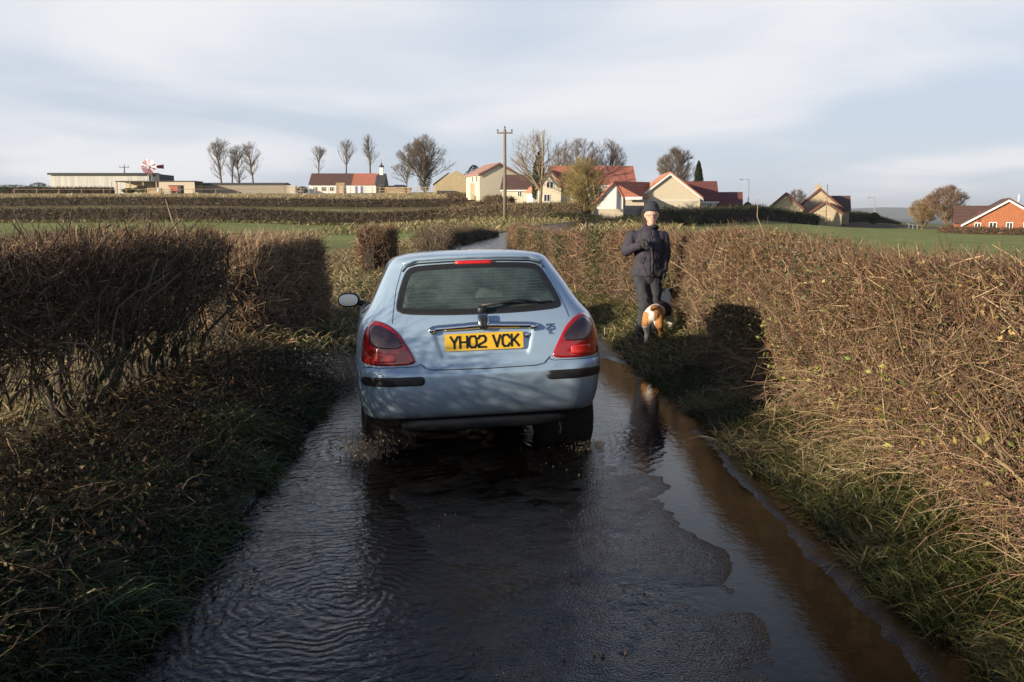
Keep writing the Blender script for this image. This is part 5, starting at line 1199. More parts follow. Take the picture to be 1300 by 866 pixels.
def window(e, x0, x1, z0, z1, y=0, face='y', frame=None, cols=2):
    """window set proud of the wall; face y: in the plane y; face x: in the plane x = y"""
    f = MB(); b = .07
    def bx(a0, a1, c0, c1, o0, o1, m):
        if face == 'y': m.box(a0, a1, y - o1, y - o0, c0, c1)
        else: m.box(*(sorted((y - o1, y - o0))), a0, a1, c0, c1)
    bx(x0, x1, z1 - b, z1, -.02, .05, f); bx(x0, x1, z0, z0 + b, -.02, .08, f)
    for k in range(cols + 1): xx = x0 + (x1 - x0 - b) * k / cols; bx(xx, xx + b, z0 + b, z1 - b, -.02, .05, f)
    w = f.build('window', frame or M_fascia, e); p = MB(); bx(x0 + .02, x1 - .02, z0 + .02, z1 - .02, -.01, .02, p); p.build('pane', M_pane, w)
def PX(px, Y): return at(px, 268, Y).x
def ZZ(px, py, Y): return at(px, py, Y).z
# --- farm on the left ridge
t = NT('corrugated_pale'); tcn = t.n('ShaderNodeTexCoord'); w_ = t.n('ShaderNodeTexWave'); w_.bands_direction = 'X'; w_.inputs['Scale'].default_value = 2.2; t.l(tcn.outputs['Object'], w_.inputs['Vector'])
nn_ = t.noise(.9, 5, .6, tcn.outputs['Object']); mp = t.n('ShaderNodeMapping'); t.l(tcn.outputs['Object'], mp.inputs[0]); mp.inputs['Scale'].default_value = (1.3, 1, .08); st = t.noise(1.2, 4, .7, mp.outputs[0])
cc_ = t.mix(t.remap(st, .4, .68, 0, .8), (.62, .62, .58), (.40, .39, .35)); t.bsdf(cc_, .7, 0, t.bump(w_.outputs['Fac'], .8, .05)); M_corr = t.m
t = NT('corrugated_tan'); tcn = t.n('ShaderNodeTexCoord'); w_ = t.n('ShaderNodeTexWave'); w_.bands_direction = 'X'; w_.inputs['Scale'].default_value = 1.6; t.l(tcn.outputs['Object'], w_.inputs['Vector']); t.bsdf(t.mix(w_.outputs['Fac'], (.26, .23, .18), (.36, .32, .26)), .8, 0, t.bump(w_.outputs['Fac'], .8, .05)); M_corrt = t.m
zf = ZZ(150, 247, 190)
e = empty('barn', (PX(132, 188), 188, zf), R(1)); tag(e, 'long pale corrugated barn with a black roof edge left of the wind pump', 'barn')
m = MB(); m.box(-10.6, 9.6, 0, 9, -.5, 4.0); m.build('wall', M_corr, e)
m = MB(); m.prism([(-.4, 4.0), (9.4, 4.0), (4.5, 4.5), (-.4, 4.2)], -10.8, 9.8, 'x'); m.build('roof', M_slate, e)
m = MB(); m.box(9.6, 11.6, .2, 8.8, -.5, 4.1); m.build('end_bay', M_slate, e)
m = MB(); m.box(-10.8, 9.8, -.5, -.38, 3.9, 4.3); m.build('gutter', M_black, e)
xs = PX(200, 180); zs = ZZ(200, 247, 180)
e = empty('lean_to_shed', (xs, 180, zs)); tag(e, 'low open lean-to shed with a dark flat roof in front of the barn', 'shed')
m = MB(); m.box(-8, 7.6, 0, 5, 2.45, 2.65); m.build('roof', M_slate, e)
m = MB(); m.box(.5, 7.5, .1, .3, -.5, 2.44); m.box(-8, 7.5, 4.7, 4.9, -.5, 2.44); m.build('wall', M_beige, e)
for k in range(4): m = MB(); m.box(-7.9 + k * 2.6, -7.7 + k * 2.6, .1, .3, -.5, 2.44); m.build('post', M_timber, e)
e = empty('long_shed', (PX(306, 185), 185, ZZ(306, 247, 185))); tag(e, 'long low tan corrugated shed right of the wind pump', 'shed')
m = MB(); m.box(-9.4, 9.0, 0, 4, -.5, 1.95); m.build('wall', M_corrt, e); m = MB(); m.prism([(-.3, 1.95), (4.3, 1.95), (4.3, 2.15), (2, 2.4), (-.3, 2.15)], -9.6, 9.2, 'x'); m.build('roof', M_slate, e)
e = empty('red_hut', (PX(222, 172), 172, ZZ(222, 248, 172))); tag(e, 'small red hut raised on blocks in the farmyard', 'hut')
m = MB(); m.box(-.9, .75, 0, 1.6, .55, 1.75); m.build('wall', mat_simple('red_boards', (.42, .12, .08), .8), e); m = MB(); m.box(-1, 1.45, -.1, 1.7, 1.76, 1.86); m.box(.76, 1.35, 0, 1.6, .3, 1.75); m.build('roof', M_slate, e)
for k in range(3): m = MB(); m.rbox(-.8 + k * .75, .5, .15, .26, .3, .38, 4); m.build('block', M_beige, e)
# wind pump
wpx = PX(193, 183); e = empty('wind_pump', (wpx, 183, ZZ(193, 247, 183))); tag(e, 'red and white wind pump with a round fan and tail above the farm', 'wind pump'); hz = ZZ(193, 212, 183) - ZZ(193, 247, 183)
m = MB()
for sx_ in (-1, 1):
    for sy_ in (-1, 1): m.tube([(sx_ * .9, sy_ * .9, 0), (sx_ * .08, sy_ * .08, hz - .2)], .05, 5)
for k in range(4):
    q = .15 + .2 * k; r_ = .9 * (1 - q); z_ = hz * q; m.tube([(-r_, -r_, z_), (r_, -r_, z_), (r_, r_, z_), (-r_, r_, z_), (-r_, -r_, z_)], .03, 4)
m.build('tower', M_galv, e)
M_wr = mat_simple('red_sail', (.42, .05, .04), .5); M_ww = mat_simple('white_sail', (.75, .73, .70), .5)
Rf = 1.45
for k in range(18):
    a = 2 * math.pi * k / 18; c_, s_ = math.cos(a), math.sin(a); m = MB(); r0, r1 = .42, Rf; w0, w1 = .05, .17
    P0 = Vector((c_, 0, s_)); T = Vector((-s_, .35, c_)).normalized()
    q = [P0 * r0 - T * w0, P0 * r1 - T * w1, P0 * r1 + T * w1, P0 * r0 + T * w0]; q = [v + Vector((0, -.5, hz)) for v in q]; q2 = [v + Vector((0, .03, 0)) for v in q]
    m.add(q + q2, [(0, 1, 2, 3), (7, 6, 5, 4), (0, 4, 5, 1), (1, 5, 6, 2), (2, 6, 7, 3), (3, 7, 4, 0)]); m.build('blade', M_ww if (k in (2, 3, 5, 16, 0, 8)) else M_wr, e)
m = MB(); m.tube([(Rf * .75 * math.cos(a), -.5, hz + Rf * .75 * math.sin(a)) for a in np.linspace(0, 2 * math.pi, 25)], .03, 4); m.tube([(.42 * math.cos(a), -.5, hz + .42 * math.sin(a)) for a in np.linspace(0, 2 * math.pi, 15)], .03, 4)
m.tube([(0, -.6, hz), (0, .3, hz)], .14, 8); m.build('hub', M_galv, e)
m = MB(); m.tube([(0, 0, hz), (1.9, .5, hz + .1)], .05, 5); m.add([(1.3, .3, hz - .25), (2.6, .6, hz - .35), (2.6, .6, hz + .5), (1.3, .3, hz + .3), (1.3, .34, hz - .25), (2.6, .64, hz - .35), (2.6, .64, hz + .5), (1.3, .34, hz + .3)], [(0, 1, 2, 3), (7, 6, 5, 4), (0, 4, 5, 1), (1, 5, 6, 2), (2, 6, 7, 3), (3, 7, 4, 0)]); m.build('tail_vane', mat_simple('dark_red_vane', (.22, .02, .03), .5), e)
# white cottage with two roof colours
cx_ = PX(440, 190); cz_ = ZZ(440, 246.5, 190)
e = empty('cottage', (cx_, 190, cz_)); tag(e, 'long white cottage, roof half brown and half bright red, with a white bell turret', 'house')
m = MB(); m.prism([(0, -.6), (6, -.6), (6, 2.0), (3, 4.1), (0, 2.0)], -7.6, 6.2, 'x'); m.build('wall', M_white, e)
for nm, x0, x1, mt in (('brown_roof', -7.7, 1.2, M_rbrown), ('red_roof', 1.2, 6.0, M_rred)):
    m = MB(); m.prism([(-.3, 1.85), (3, 4.15), (6.3, 1.85), (6.3, 2.0), (3, 4.35), (-.3, 2.0)], x0, x1, 'x'); m.build(nm, mt, e)
m = MB(); m.prism([(0, -.6), (6, -.6), (6, 2.1), (3, 4.3), (0, 2.1)], 6.2, 8.0, 'x'); m.build('end_bay', M_slate, e)
m = MB(); m.box(6.6, 7.4, 2.6, 3.4, 4.0, 5.6); tu = m.build('turret', M_white, e); m = MB(); m.lathe([(5.6, .62), (5.9, .45), (6.1, .2), (6.7, .02)], 8, 'z', (7.0, 3.0, 0)); m.tube([(7, 3, 6.6), (7, 3, 7.3)], .03, 4); m.build('turret_cap', M_slate, tu)
for x0, x1 in ((-2.0, -1.4), (-.6, .0), (3.0, 3.5), (1.9, 2.3)): m = MB(); m.box(x0, x1, -.06, -.003, -.3, 1.6); m.build('door', M_blue, e)
for x0 in (-6.8, -5.0, -3.4): window(e, x0, x0 + .9, .6, 1.5)
for x0 in (-1.6, 4.2): m = MB(); zc_ = 2.95; m.add([(x0, .98, 2.78), (x0 + .9, .98, 2.78), (x0 + .9, 1.72, 3.30), (x0, 1.72, 3.30), (x0, .96, 2.88), (x0 + .9, .96, 2.88), (x0 + .9, 1.70, 3.40), (x0, 1.70, 3.40)], [(4, 5, 6, 7), (0, 1, 5, 4), (1, 2, 6, 5), (2, 3, 7, 6), (3, 0, 4, 7)]); m.build('skylight', M_pane, e)
# yellow stepped gable
gx = PX(577, 160); gz = ZZ(577, 245, 160)
e = empty('stone_barn', (gx, 160, gz), R(4)); tag(e, 'blank yellow brick gable end with a low pitch behind the brown hedge mound', 'barn')
m = MB(); m.prism([(-3.4, -.6), (3.5, -.6), (3.5, 1.3), (2.0, 2.5), (1.9, 2.9), (.5, 3.9), (-.5, 3.3), (-.9, 3.35), (-3.1, 1.6), (-3.4, 1.5)], 0, 9, 'y'); m.build('wall', M_stone, e)
m = MB(); m.prism([(2.0, 2.85), (3.75, 1.2), (3.75, 1.35), (2.0, 3.05)], .2, 9.1, 'y'); m.prism([(-3.7, 1.4), (-.9, 3.42), (-.9, 3.6), (-3.7, 1.55)], .2, 9.1, 'y'); m.build('roof', M_rbrown, e)
m = MB(); m.box(-3.0, .2, -1.2, -.1, -.1, .35); m.build('trough_canopy', M_slate, e)
# cream two storey house
hxx = PX(640, 135); hz_ = ZZ(640, 248, 135)
house('two_storey_house', 'cream two storey house with a faded pink roof just left of the utility pole', 'house', PX(634, 138), 138, hz_, R(18), 6.2, 7.5, 3.1, 4.7, M_cream, M_rpink, wins=((.9, 2.0, 2.0, 3.0, -3.1, 'x', None, 2), (3.2, 4.2, 2.0, 3.0, -3.1, 'x', None, 2)), fascia=True, fm=M_rbrown)
m = MB(); m.box(-3.9, -2.3, 2.3, 4.6, -.6, 1.9); o = m.build('porch_block', M_cream, bpy.data.objects['two_storey_house'])
house('bungalow', 'cream bungalow with a dark brown hipped roof right of the utility pole', 'bungalow', PX(668, 125), 125, ZZ(668, 252, 125), R(-6), 6.6, 6.5, 1.25, 3.1, M_cream, M_rbrown, ridge='x', wins=((-1.2, -.6, .2, 1.0), (1.0, 1.9, .2, 1.0)))
house('garage_outbuilding', 'small white outbuilding with an orange roof corner beside the big bare tree', 'outbuilding', PX(687, 118), 118, ZZ(687, 252, 118), R(12), 2.2, 3.5, .9, 1.9, M_white, M_rorange)
# big red roofed house
rx = PX(700, 112); rz = ZZ(700, 252, 112)
house('red_roofed_house', 'long house with a red roof, skylights and a cream gable behind the yellowish tree', 'house', PX(752, 112), 112, ZZ(750, 254, 112), R(0), 10.2, 7.0, 1.9, 4.05, M_cream, M_rred, ridge='x', chim=None, wins=((-3.9, -2.8, .5, 1.5), (.2, 1.2, .5, 1.5)))
hh_ = bpy.data.objects['red_roofed_house']
m = MB(); m.prism([(-6.6, -1.0), (-3.9, -1.0), (-3.9, 1.6), (-5.2, 3.5), (-6.6, 1.5)], -.8, 3, 'y'); m.build('gable_wing', M_cream, hh_)
m = MB(); m.prism([(-5.25, 3.55), (-3.7, 1.4), (-3.5, 1.55), (-5.25, 3.85), (-7.0, 1.4), (-6.85, 1.25)], -1.0, 3.2, 'y'); m.build('wing_roof', M_rred, hh_)
window(hh_, -5.7, -4.8, 1.4, 2.2, -.8); window(hh_, -6.0, -5.2, -.2, .7, -.8)
for x0 in (1.2, 3.1): m = MB(); m.add([(x0, 1.55, 2.86), (x0 + .75, 1.55, 2.86), (x0 + .75, 2.35, 3.36), (x0, 2.35, 3.36), (x0, 1.50, 3.02), (x0 + .75, 1.50, 3.02), (x0 + .75, 2.30, 3.52), (x0, 2.30, 3.52)], [(4, 5, 6, 7), (0, 1, 5, 4), (1, 2, 6, 5), (2, 3, 7, 6), (3, 0, 4, 7)]); m.build('skylight', M_pane, hh_)
# beige gabled house
bx_ = PX(849.5, 98); bz_ = ZZ(849, 272, 98); bw = (PX(892, 98) - PX(809, 98)); be = ZZ(0, 250.5, 98) - bz_; br = ZZ(0, 220.5, 98) - bz_
house('beige_gabled_house', 'large beige house with a blank gable end and orange tiled roof', 'house', bx_, 98, bz_, R(-3), bw - .5, 9, be, br, M_beige, M_rorange, base=1.5, over=.3)
hb = bpy.data.objects['beige_gabled_house']
wx0, wx1 = PX(757, 98) - bx_, PX(812, 98) - bx_; wr = ZZ(0, 231, 98) - bz_; we = ZZ(0, 249, 98) - bz_; xp = PX(778, 98) - bx_; xq = PX(825, 98) - bx_
m = MB(); m.prism([(wx0 + .2, -1.2), (PX(789, 98) - bx_, -1.2), (PX(789, 98) - bx_, we), (xp, wr - .25), (wx0 + .2, we - .4)], -2.6, 2, 'y'); m.build('wing_gable', M_white, hb)
# the wing's red roof: a slope that faces the viewer
A0 = (xp, -2.9, wr); B0 = (xq, .5, wr); C0 = (PX(812, 98) - bx_, -3.0, we - .1); D0 = (PX(788, 98) - bx_, -3.0, we - .1)
m = MB(); q = [A0, B0, (B0[0], .3, we), (PX(812, 98) - bx_ + .1, -3.1, we - .1), (PX(788.5, 98) - bx_, -3.1, we - .1)]; m.add([Vector(v) for v in q] + [Vector(v) + Vector((0, .12, -.16)) for v in q], [(0, 1, 2, 3, 4), (9, 8, 7, 6, 5)] + [(i, (i + 1) % 5, 5 + (i + 1) % 5, 5 + i) for i in range(5)]); m.build('wing_roof', M_rred, hb)
m = MB(); q = [(xp, -2.9, wr), (wx0 - .2, -2.9, we - .65), (wx0 - .2, 1.8, we - .65), (xp, 1.8, wr)]; m.add([Vector(v) for v in q] + [Vector(v) + Vector((0, 0, -.15)) for v in q], [(0, 1, 2, 3), (7, 6, 5, 4), (0, 4, 5, 1), (1, 5, 6, 2), (2, 6, 7, 3), (3, 7, 4, 0)]); m.build('wing_roof', M_rred, hb)
m = MB(); m.box(PX(789, 98) - bx_ + .02, PX(815, 98) - bx_, -2.4, 1, -1.2, we - .2); m.build('wing_wall', M_beige, hb)
m = MB(); m.box(PX(790, 98) - bx_ + .1, PX(812, 98) - bx_, -3.1, -2.95, we - .42, we - .12); m.build('gutter', M_fascia, hb)
m = MB(); m.box(PX(752, 98) - bx_, PX(788, 98) - bx_, -4.4, -4.2, -1.2, .55); m.build('garden_wall', M_beige, hb)
m = MB(); m.box(PX(789, 98) - bx_ + .15, PX(815, 98) - bx_ - .1, -2.62, -2.42, -.9, .9); m.build('porch_shade', M_pane, hb)  # dark slab painted in for the shaded spot under the wing roof
m = MB(); m.box(PX(809, 98) - bx_ + .2, PX(892, 98) - bx_ - .3, -.05, -.003, be - .35, be - .28); m.build('string_course', M_fascia, hb)
house('side_house', 'brown red roofed house adjoining the right end of the beige gable', 'house', PX(886, 106), 106, ZZ(884, 268, 106), R(-8), 4.2, 7, 1.2, 3.3, M_beige, M_rmaroon, ridge='x', wins=((1.0, 1.6, .4, 1.1),))
house('low_garage', 'low garage with a plain maroon roof at the right end of the houses', 'garage', PX(923, 108), 108, ZZ(921, 268, 108), R(-12), 3.1, 5, .6, 2.05, M_beige, M_rmaroon, ridge='x', fascia=False)
# tan trio
def tz(py): return ZZ(0, py, 130)
house('stone_house', 'leftmost plain tan stone gable of the trio beyond the evergreen hedge', 'house', PX(997, 128), 128, ZZ(0, 272, 128), R(-19), 4.6, 8, ZZ(0, 265, 128) - ZZ(0, 272, 128), ZZ(0, 246, 128) - ZZ(0, 272, 128), M_stucco, M_rmaroon, group=None, fm=M_rbrown)
house('stone_house', 'tallest tan stone gable with the chimney, middle of the trio beyond the hedge', 'house', PX(1040, 133), 133, ZZ(0, 275, 133), R(-20), 6.2, 9, ZZ(0, 264, 133) - ZZ(0, 275, 133), ZZ(0, 240, 133) - ZZ(0, 275, 133), M_stucco, M_rmaroon, chim=((-.3, .7, .45, 3.2, 4.35),), fm=M_rbrown)
house('stone_house', 'small low tan gable in front of the tallest tan gable', 'house', PX(1048, 127), 127, ZZ(0, 276, 127), R(-20), 4.3, 5, ZZ(0, 271, 127) - ZZ(0, 276, 127), ZZ(0, 257, 127) - ZZ(0, 276, 127), M_stucco, M_rmaroon, fm=M_rbrown)
house('brown_roofed_house', 'tan house with a steep brown roof behind the right of the gable trio', 'house', PX(1065, 141), 141, ZZ(0, 277, 141), R(-16), 3.0, 5, ZZ(0, 267, 141) - ZZ(0, 277, 141), ZZ(0, 250, 141) - ZZ(0, 277, 141), M_stucco, M_rbrown, ridge='x', fascia=False)
# red brick house at the right edge
rz_ = ZZ(0, 299, 90)
house('brick_house', 'red brick bungalow with white bargeboards at the right edge', 'house', PX(1280, 90), 90, rz_, R(-24), 7.6, 9, ZZ(0, 284, 90) - rz_, ZZ(0, 254, 90) - rz_, M_brick, M_rbrown, over=.3, wins=((-2.9, -2.3, .45, 1.25), (-1.6, -.9, .35, 1.3), (-.1, .5, .1, 1.3), (1.4, 2.2, .35, 1.3)))
bh = bpy.data.objects['brick_house']
m = MB(); m.prism([(3, -1), (8, -1), (8, 1.15), (5.5, 2.75), (3, 1.15)], -4.6, -3.9, 'x'); m.build('rear_wing', M_brick, bh); m = MB(); m.prism([(2.7, 1.1), (5.5, 2.95), (8.3, 1.1), (5.5, 2.75)], -4.7, -1.2, 'x'); m.build('wing_roof', M_rbrown, bh)
m = MB(); m.box(-2.6, -2.35, -.05, .1, 1.3, 2.4); m.build('downpipe', M_rmaroon, bh); m = MB(); m.tube([(1.0, 2, 2.7), (1.0, 2, 4.0)], .08, 8); m.build('flue_pipe', M_fascia, bh)
# ================================================================== posts, fences, lamps, pole
def pole(name, label, px, Y, ptop, pbase, r, arms=True, mat=None, cat='pole'):
    x = PX(px, Y); zb = g1(x, Y); zt = ZZ(px, ptop, Y); e = empty(name, (x, Y, zb - .3)); tag(e, label, cat); H = zt - zb + .3
    m = MB(); m.tube([(0, 0, 0), (0, 0, H)], [r * 1.15, r * .8], 10); m.build('post', mat or M_pole, e, True)
    if arms:
        m = MB(); m.box(-arms / 2, arms / 2, -.08, .08, H - .42, H - .28); m.build('crossarm', mat or M_pole, e)
        for xx in (-arms / 2 + .08, 0, arms / 2 - .08):
            m = MB(); m.lathe([(0, .03), (.08, .03), (.10, .08), (.16, .08), (.18, .05), (.26, .05), (.30, .01)], 10, 'z', (xx, 0, H - (.28 if xx else 0))); m.build('insulator', M_slate, e, True)
    return e
M_pole = mat_simple('weathered_pole', (.20, .16, .13), .9, 0, .3, 6)
pole('utility_pole', 'tall wooden utility pole with a crossarm and three insulators in the centre', 641, 88, 164, 268, .17, 1.5)
pole('utility_pole', 'small utility pole with a T crossarm behind the pale barn', 161, 205, 210.5, 246, .16, 2.1)
pole('slim_post', 'slim bare post among the tan stone gables', 1049, 122, 234, 275, .07, 0)
pole('slim_post', 'grey slim post right of the foot of the tall utility pole', 682, 100, 243, 262, .06, 0, M_galv)
def lamp(label, px, Y, ptop, rch=.75):
    x = PX(px, Y); zb = g1(x, Y); H = ZZ(px, ptop, Y) - zb; e = empty('street_lamp', (x, Y, zb)); tag(e, label, 'street lamp')
    m = MB(); m.tube([(0, 0, -.3), (0, 0, H * .25), (0, 0, H)], [.09, .07, .045], 8); m.tube([(0, 0, H), (-.12, 0, H + .06), (-rch, 0, H + .08)], .035, 6); m.build('post', M_galv, e, True)
    m = MB(); m.rbox(-rch - .2, 0, H + .06, .28, .1, .06, 3); m.build('lamp_head', M_galv, e, True)
lamp('street lamp with a curved arm beside the maroon roofed garage', 949.5, 110, 228.5); lamp('street lamp above the green bush at the end of the evergreen hedge', 1110, 150, 251.5)
def fence(name, label, a, b, Y0, Y1, n, h, rails, mat, r=.05, cat='fence'):
    x0, x1 = PX(a, Y0), PX(b, Y1); c = ((x0 + x1) / 2, (Y0 + Y1) / 2); e = empty(name, (c[0], c[1], g1(*c))); tag(e, label, cat); prev = None
    for i in range(n):
        q = i / (n - 1); x = x0 + (x1 - x0) * q; y = Y0 + (Y1 - Y0) * q; z = g1(x, y); m = MB(); m.box(x - r - c[0], x + r - c[0], y - r - c[1], y + r - c[1], z - .2 - e.location.z, z + h - e.location.z); m.build('post', mat, e)
    for rz2 in rails:
        m = MB(); P_ = []
        for i in range(n): q = i / (n - 1); x = x0 + (x1 - x0) * q; y = Y0 + (Y1 - Y0) * q; P_.append((x - c[0], y - c[1] - r - .02, g1(x, y) + rz2 - e.location.z))
        m.tube(P_, .035, 4); m.build('rail', mat, e)
fence('post_and_rail_fence', 'timber post and rail fence in front of the white cottage', 365, 560, 176, 165, 22, 1.15, (.45, .95), M_timber)
fence('wire_fence', 'thin post fence along the farmyard below the pale barn', 20, 360, 168, 168, 13, .9, (.8,), mat_simple('old_post', (.35, .22, .15), .9), .05)
fence('rail_fence', 'low grey field fence posts at the end of the evergreen hedge', 1146, 1172, 150, 118, 6, .7, (.6,), M_galv)
def crate(px, Y, w, h, label, mat=None):
    x = PX(px, Y); e = empty('timber_stack', (x, Y, g1(x, Y))); tag(e, label, 'timber stack')
    m = MB(); k = 0; z = 0
    while z < h: m.box(-w / 2, w / 2, 0, .8, z, z + .16); z += .22
    m.build('boards', mat or M_timber, e); m = MB(); m.box(-w / 2 + .1, -w / 2 + .2, -.05, -.004, 0, h); m.build('batten', M_timber, e); m = MB(); m.box(w / 2 - .2, w / 2 - .1, -.05, -.004, 0, h); m.build('batten', M_timber, e)
crate(433, 172, 1.7, 1.9, 'tall timber stack in front of the cottage doors'); crate(505, 168, 4.6, .9, 'long low pale timber stack right of the cottage'); crate(370, 172, 2.0, 1.4, 'grey brown timber stack at the left end of the cottage', M_beige); crate(197, 170, 2.6, .9, 'pale timber stack left of the white cone', M_timber); crate(213, 169, 1.6, .9, 'stone block pile beneath the red hut', M_beige)
# small white cone-shaped marker on a post
x = PX(202.5, 163); e = empty('white_marker', (x, 163, g1(x, 163))); tag(e, 'small white triangular marker on a short post below the wind pump', 'marker')
m = MB(); m.lathe([(.5, .22), (1.4, .02)], 12, 'z'); m.build('cone', M_fascia, e, True); m = MB(); m.tube([(0, 0, -.2), (0, 0, .55)], .05, 6); m.build('post', M_timber, e)
# parked dark blue van by the fence
x = PX(509, 176); e = empty('parked_car', (x, 176, g1(x, 176))); tag(e, 'dark blue parked car between the cottage and the big ivy-clad tree', 'car')
m = MB(); m.prism([(-1.9, .3), (1.9, .3), (1.95, .85), (1.2, .95), (.7, 1.45), (-1.1, 1.48), (-1.8, .95), (-1.95, .8)], 0, 1.6, 'y'); m.build('body', mat_simple('dark_blue_paint', (.02, .035, .12), .3), e)
m = MB(); m.prism([(-1.0, .98), (.95, .98), (.6, 1.38), (-.95, 1.4)], -.02, 1.62, 'y'); m.build('window', M_pane, e)
for xx in (-1.2, 1.2): m = MB(); m.lathe([(-.03, 0), (-.03, .3), (.2, .3), (.2, 0)], 16, 'y', (xx, 0, .3)); m.build('wheel', M_rubber, e)
# ================================================================== trees
def bare_tree(label, px, Y, ptop, pbase, wpx, style='round', colr=((.12, .095, .075), (.17, .135, .10)), seed=0, group=None, ivy=0, twig=.022, dens=1.0, name='bare_tree', lean=0, low=.25):
    rs = random.Random(seed * 13 + 5); x = PX(px, Y); zb = g1(x, Y); H = ZZ(px, ptop, Y) - zb; Wd = wpx * Y / F_PX / 2
    e = empty(name, (x, Y, zb)); tag(e, label, 'tree', group); tr = MB(); ends = []
    zc0 = H * low * .92; zmid = (zc0 + H) / 2; hh2 = (H - zc0) / 2
    def env(q):      # crown outline: an uneven egg
        t_ = (q.z - zmid) / hh2; a_ = math.atan2(q.y, q.x); wob = 1 + .16 * math.sin(a_ * 3 + seed) + .14 * math.sin(t_ * 6 + seed * 1.7 + a_)
        wt = {'round': 1.0, 'multi': 1.0, 'weep': 1.0, 'tall': 1.0}[style]; r_ = math.hypot(q.x - lean * q.z, q.y) / (Wd * wob * wt * (1 - .22 * max(0, t_)) * (1 - .25 * max(0, -t_) if style == 'tall' else 1))
        return r_ * r_ + t_ * t_
    def limb(p, d, L, r, lift, n=5, wig=.10):
        P_ = [p]; dd = d.normalized()
        for i in range(n):
            dd = (dd + Vector((rs.gauss(0, wig), rs.gauss(0, wig), lift + rs.gauss(0, wig * .6)))).normalized(); q = P_[-1] + dd * (L / n)
            if env(q) > 1.0 and q.z > zc0: break
            P_.append(q)
        return P_, [r * (1 - .6 * i / max(1, n)) for i in range(len(P_))]
    def put(P_, Rr):
        if len(P_) < 2: return
        c = [a + (b - a) * rs.random() for a, b in zip(*colr)]
        if True: tr.tube(P_, Rr, 6 if Rr[0] > .07 else 4, c, cap=False)
        else: ends.append((P_, Rr))
    r0 = max(.09, H * .020); leaders = []
    nl = {'round': 5, 'tall': 1, 'weep': 6, 'multi': 6}[style]; fork = Vector((lean * H * low, 0, H * low * (.9 if nl > 1 else .5)))
    tr.tube([Vector((0, 0, -.3)), fork * .5 + Vector((rs.uniform(-.08, .08), 0, 0)), fork], [r0 * 1.35, r0 * 1.05, r0 * .95], 8, colr[0], cap=False)
    for k in range(nl):
        if nl == 1: d = Vector((rs.gauss(0, .03), 0, 1)); P_, Rr = limb(fork, d, H - fork.z, r0 * .9, .04, 10, .05)
        else:
            a = 2 * math.pi * k / nl + rs.uniform(-.3, .3); sp = .1 if k == 0 else rs.uniform(.30, .85)
            P_, Rr = limb(fork, Vector((math.cos(a) * math.sin(sp), math.sin(a) * math.sin(sp), math.cos(sp))), (H - fork.z) * 1.1, r0 * .72, .07, 10, .09)
        put(P_, Rr); leaders.append((P_, Rr))
    for P_, Rr in leaders:
        m = len(P_) - 1
        if m < 2: continue
        for k in range(int((36 if nl == 1 else 15) * min(1.5, .6 + .4 * dens))):
            q = (rs.random() ** .8) * .97; 
            j = min(m - 1, int(q * m)); p = P_[j].lerp(P_[j + 1], q * m - j)
            if p.z < zc0: continue
            dd = (P_[j + 1] - P_[j]).normalized(); a = rs.uniform(0, 2 * math.pi); sp = rs.uniform(.45, .85) if style == 'tall' else rs.uniform(.45, 1.15)
            nd = (dd * math.cos(sp) + Vector((math.cos(a), math.sin(a), 0)) * math.sin(sp)).normalized()
            P2, R2 = limb(p, nd, max(Wd * 1.3, H * .25) * rs.uniform(.6, 1.15), Rr[j] * rs.uniform(.30, .5), .05 if style != 'weep' else -.03, 6, .12); put(P2, R2)
            for k2 in range(int(9 * min(2.0, dens))):
                if len(P2) < 3: break
                j2 = rs.randint(1, len(P2) - 1); d2 = (P2[j2] - P2[j2 - 1]).normalized(); sp2 = rs.uniform(.4, .9); sd2 = Vector((rs.gauss(0, 1), rs.gauss(0, 1), rs.gauss(.2, .6))).normalized()
                P3, R3 = limb(P2[j2], d2 * math.cos(sp2) + sd2 * math.sin(sp2), H * rs.uniform(.08, .20), twig, .06, 4, .12)
                if len(P3) > 1:
                    while len(P3) < 5: P3.append(P3[-1] + (P3[-1] - P3[-2]) * .3); R3.append(R3[-1] * .8)
                    ends.append((P3, R3))
    t_ = tr.build('trunk', M_bark, e, True, recalc=False)
    # fine twigs on the branch ends
    A = []; D = []
    for P2, Rr in ends:
        for k in range(max(3, int(6 * min(dens, 1.5)))):
            j = rs.randint(0, 3); q = P2[j].lerp(P2[j + 1], rs.random()); A.append(q); d = (P2[j + 1] - P2[j]).normalized(); D.append((d + Vector((rs.gauss(0, .5), rs.gauss(0, .5), rs.gauss(.15 if style != 'weep' else -.3, .4)))))
    A = np.array([tuple(v) for v in A]); D = np.array([tuple(v) for v in D]); n = len(A)
    vb = VB(); vb.add(twigs(A, D, (.35 + .7 * rng.random(n)) * H * .065, np.full(n, twig * .42), 2, .4, pick([colr[0], colr[1]], n, .2)))
    for P2, Rr in ends: pass
    segA = np.array([tuple(P2[i]) for P2, _ in ends for i in range(4)]); segB = np.array([tuple(P2[i + 1]) for P2, _ in ends for i in range(4)]); dd = segB - segA; LL = np.linalg.norm(dd, axis=1) + 1e-6
    vb.add(twigs(segA, dd, LL, np.full(len(LL), twig * .6), 1, 0.0, pick([colr[0], colr[1]], len(LL), .15), taper=.9))
    vb.build('crown', M_twig, e)
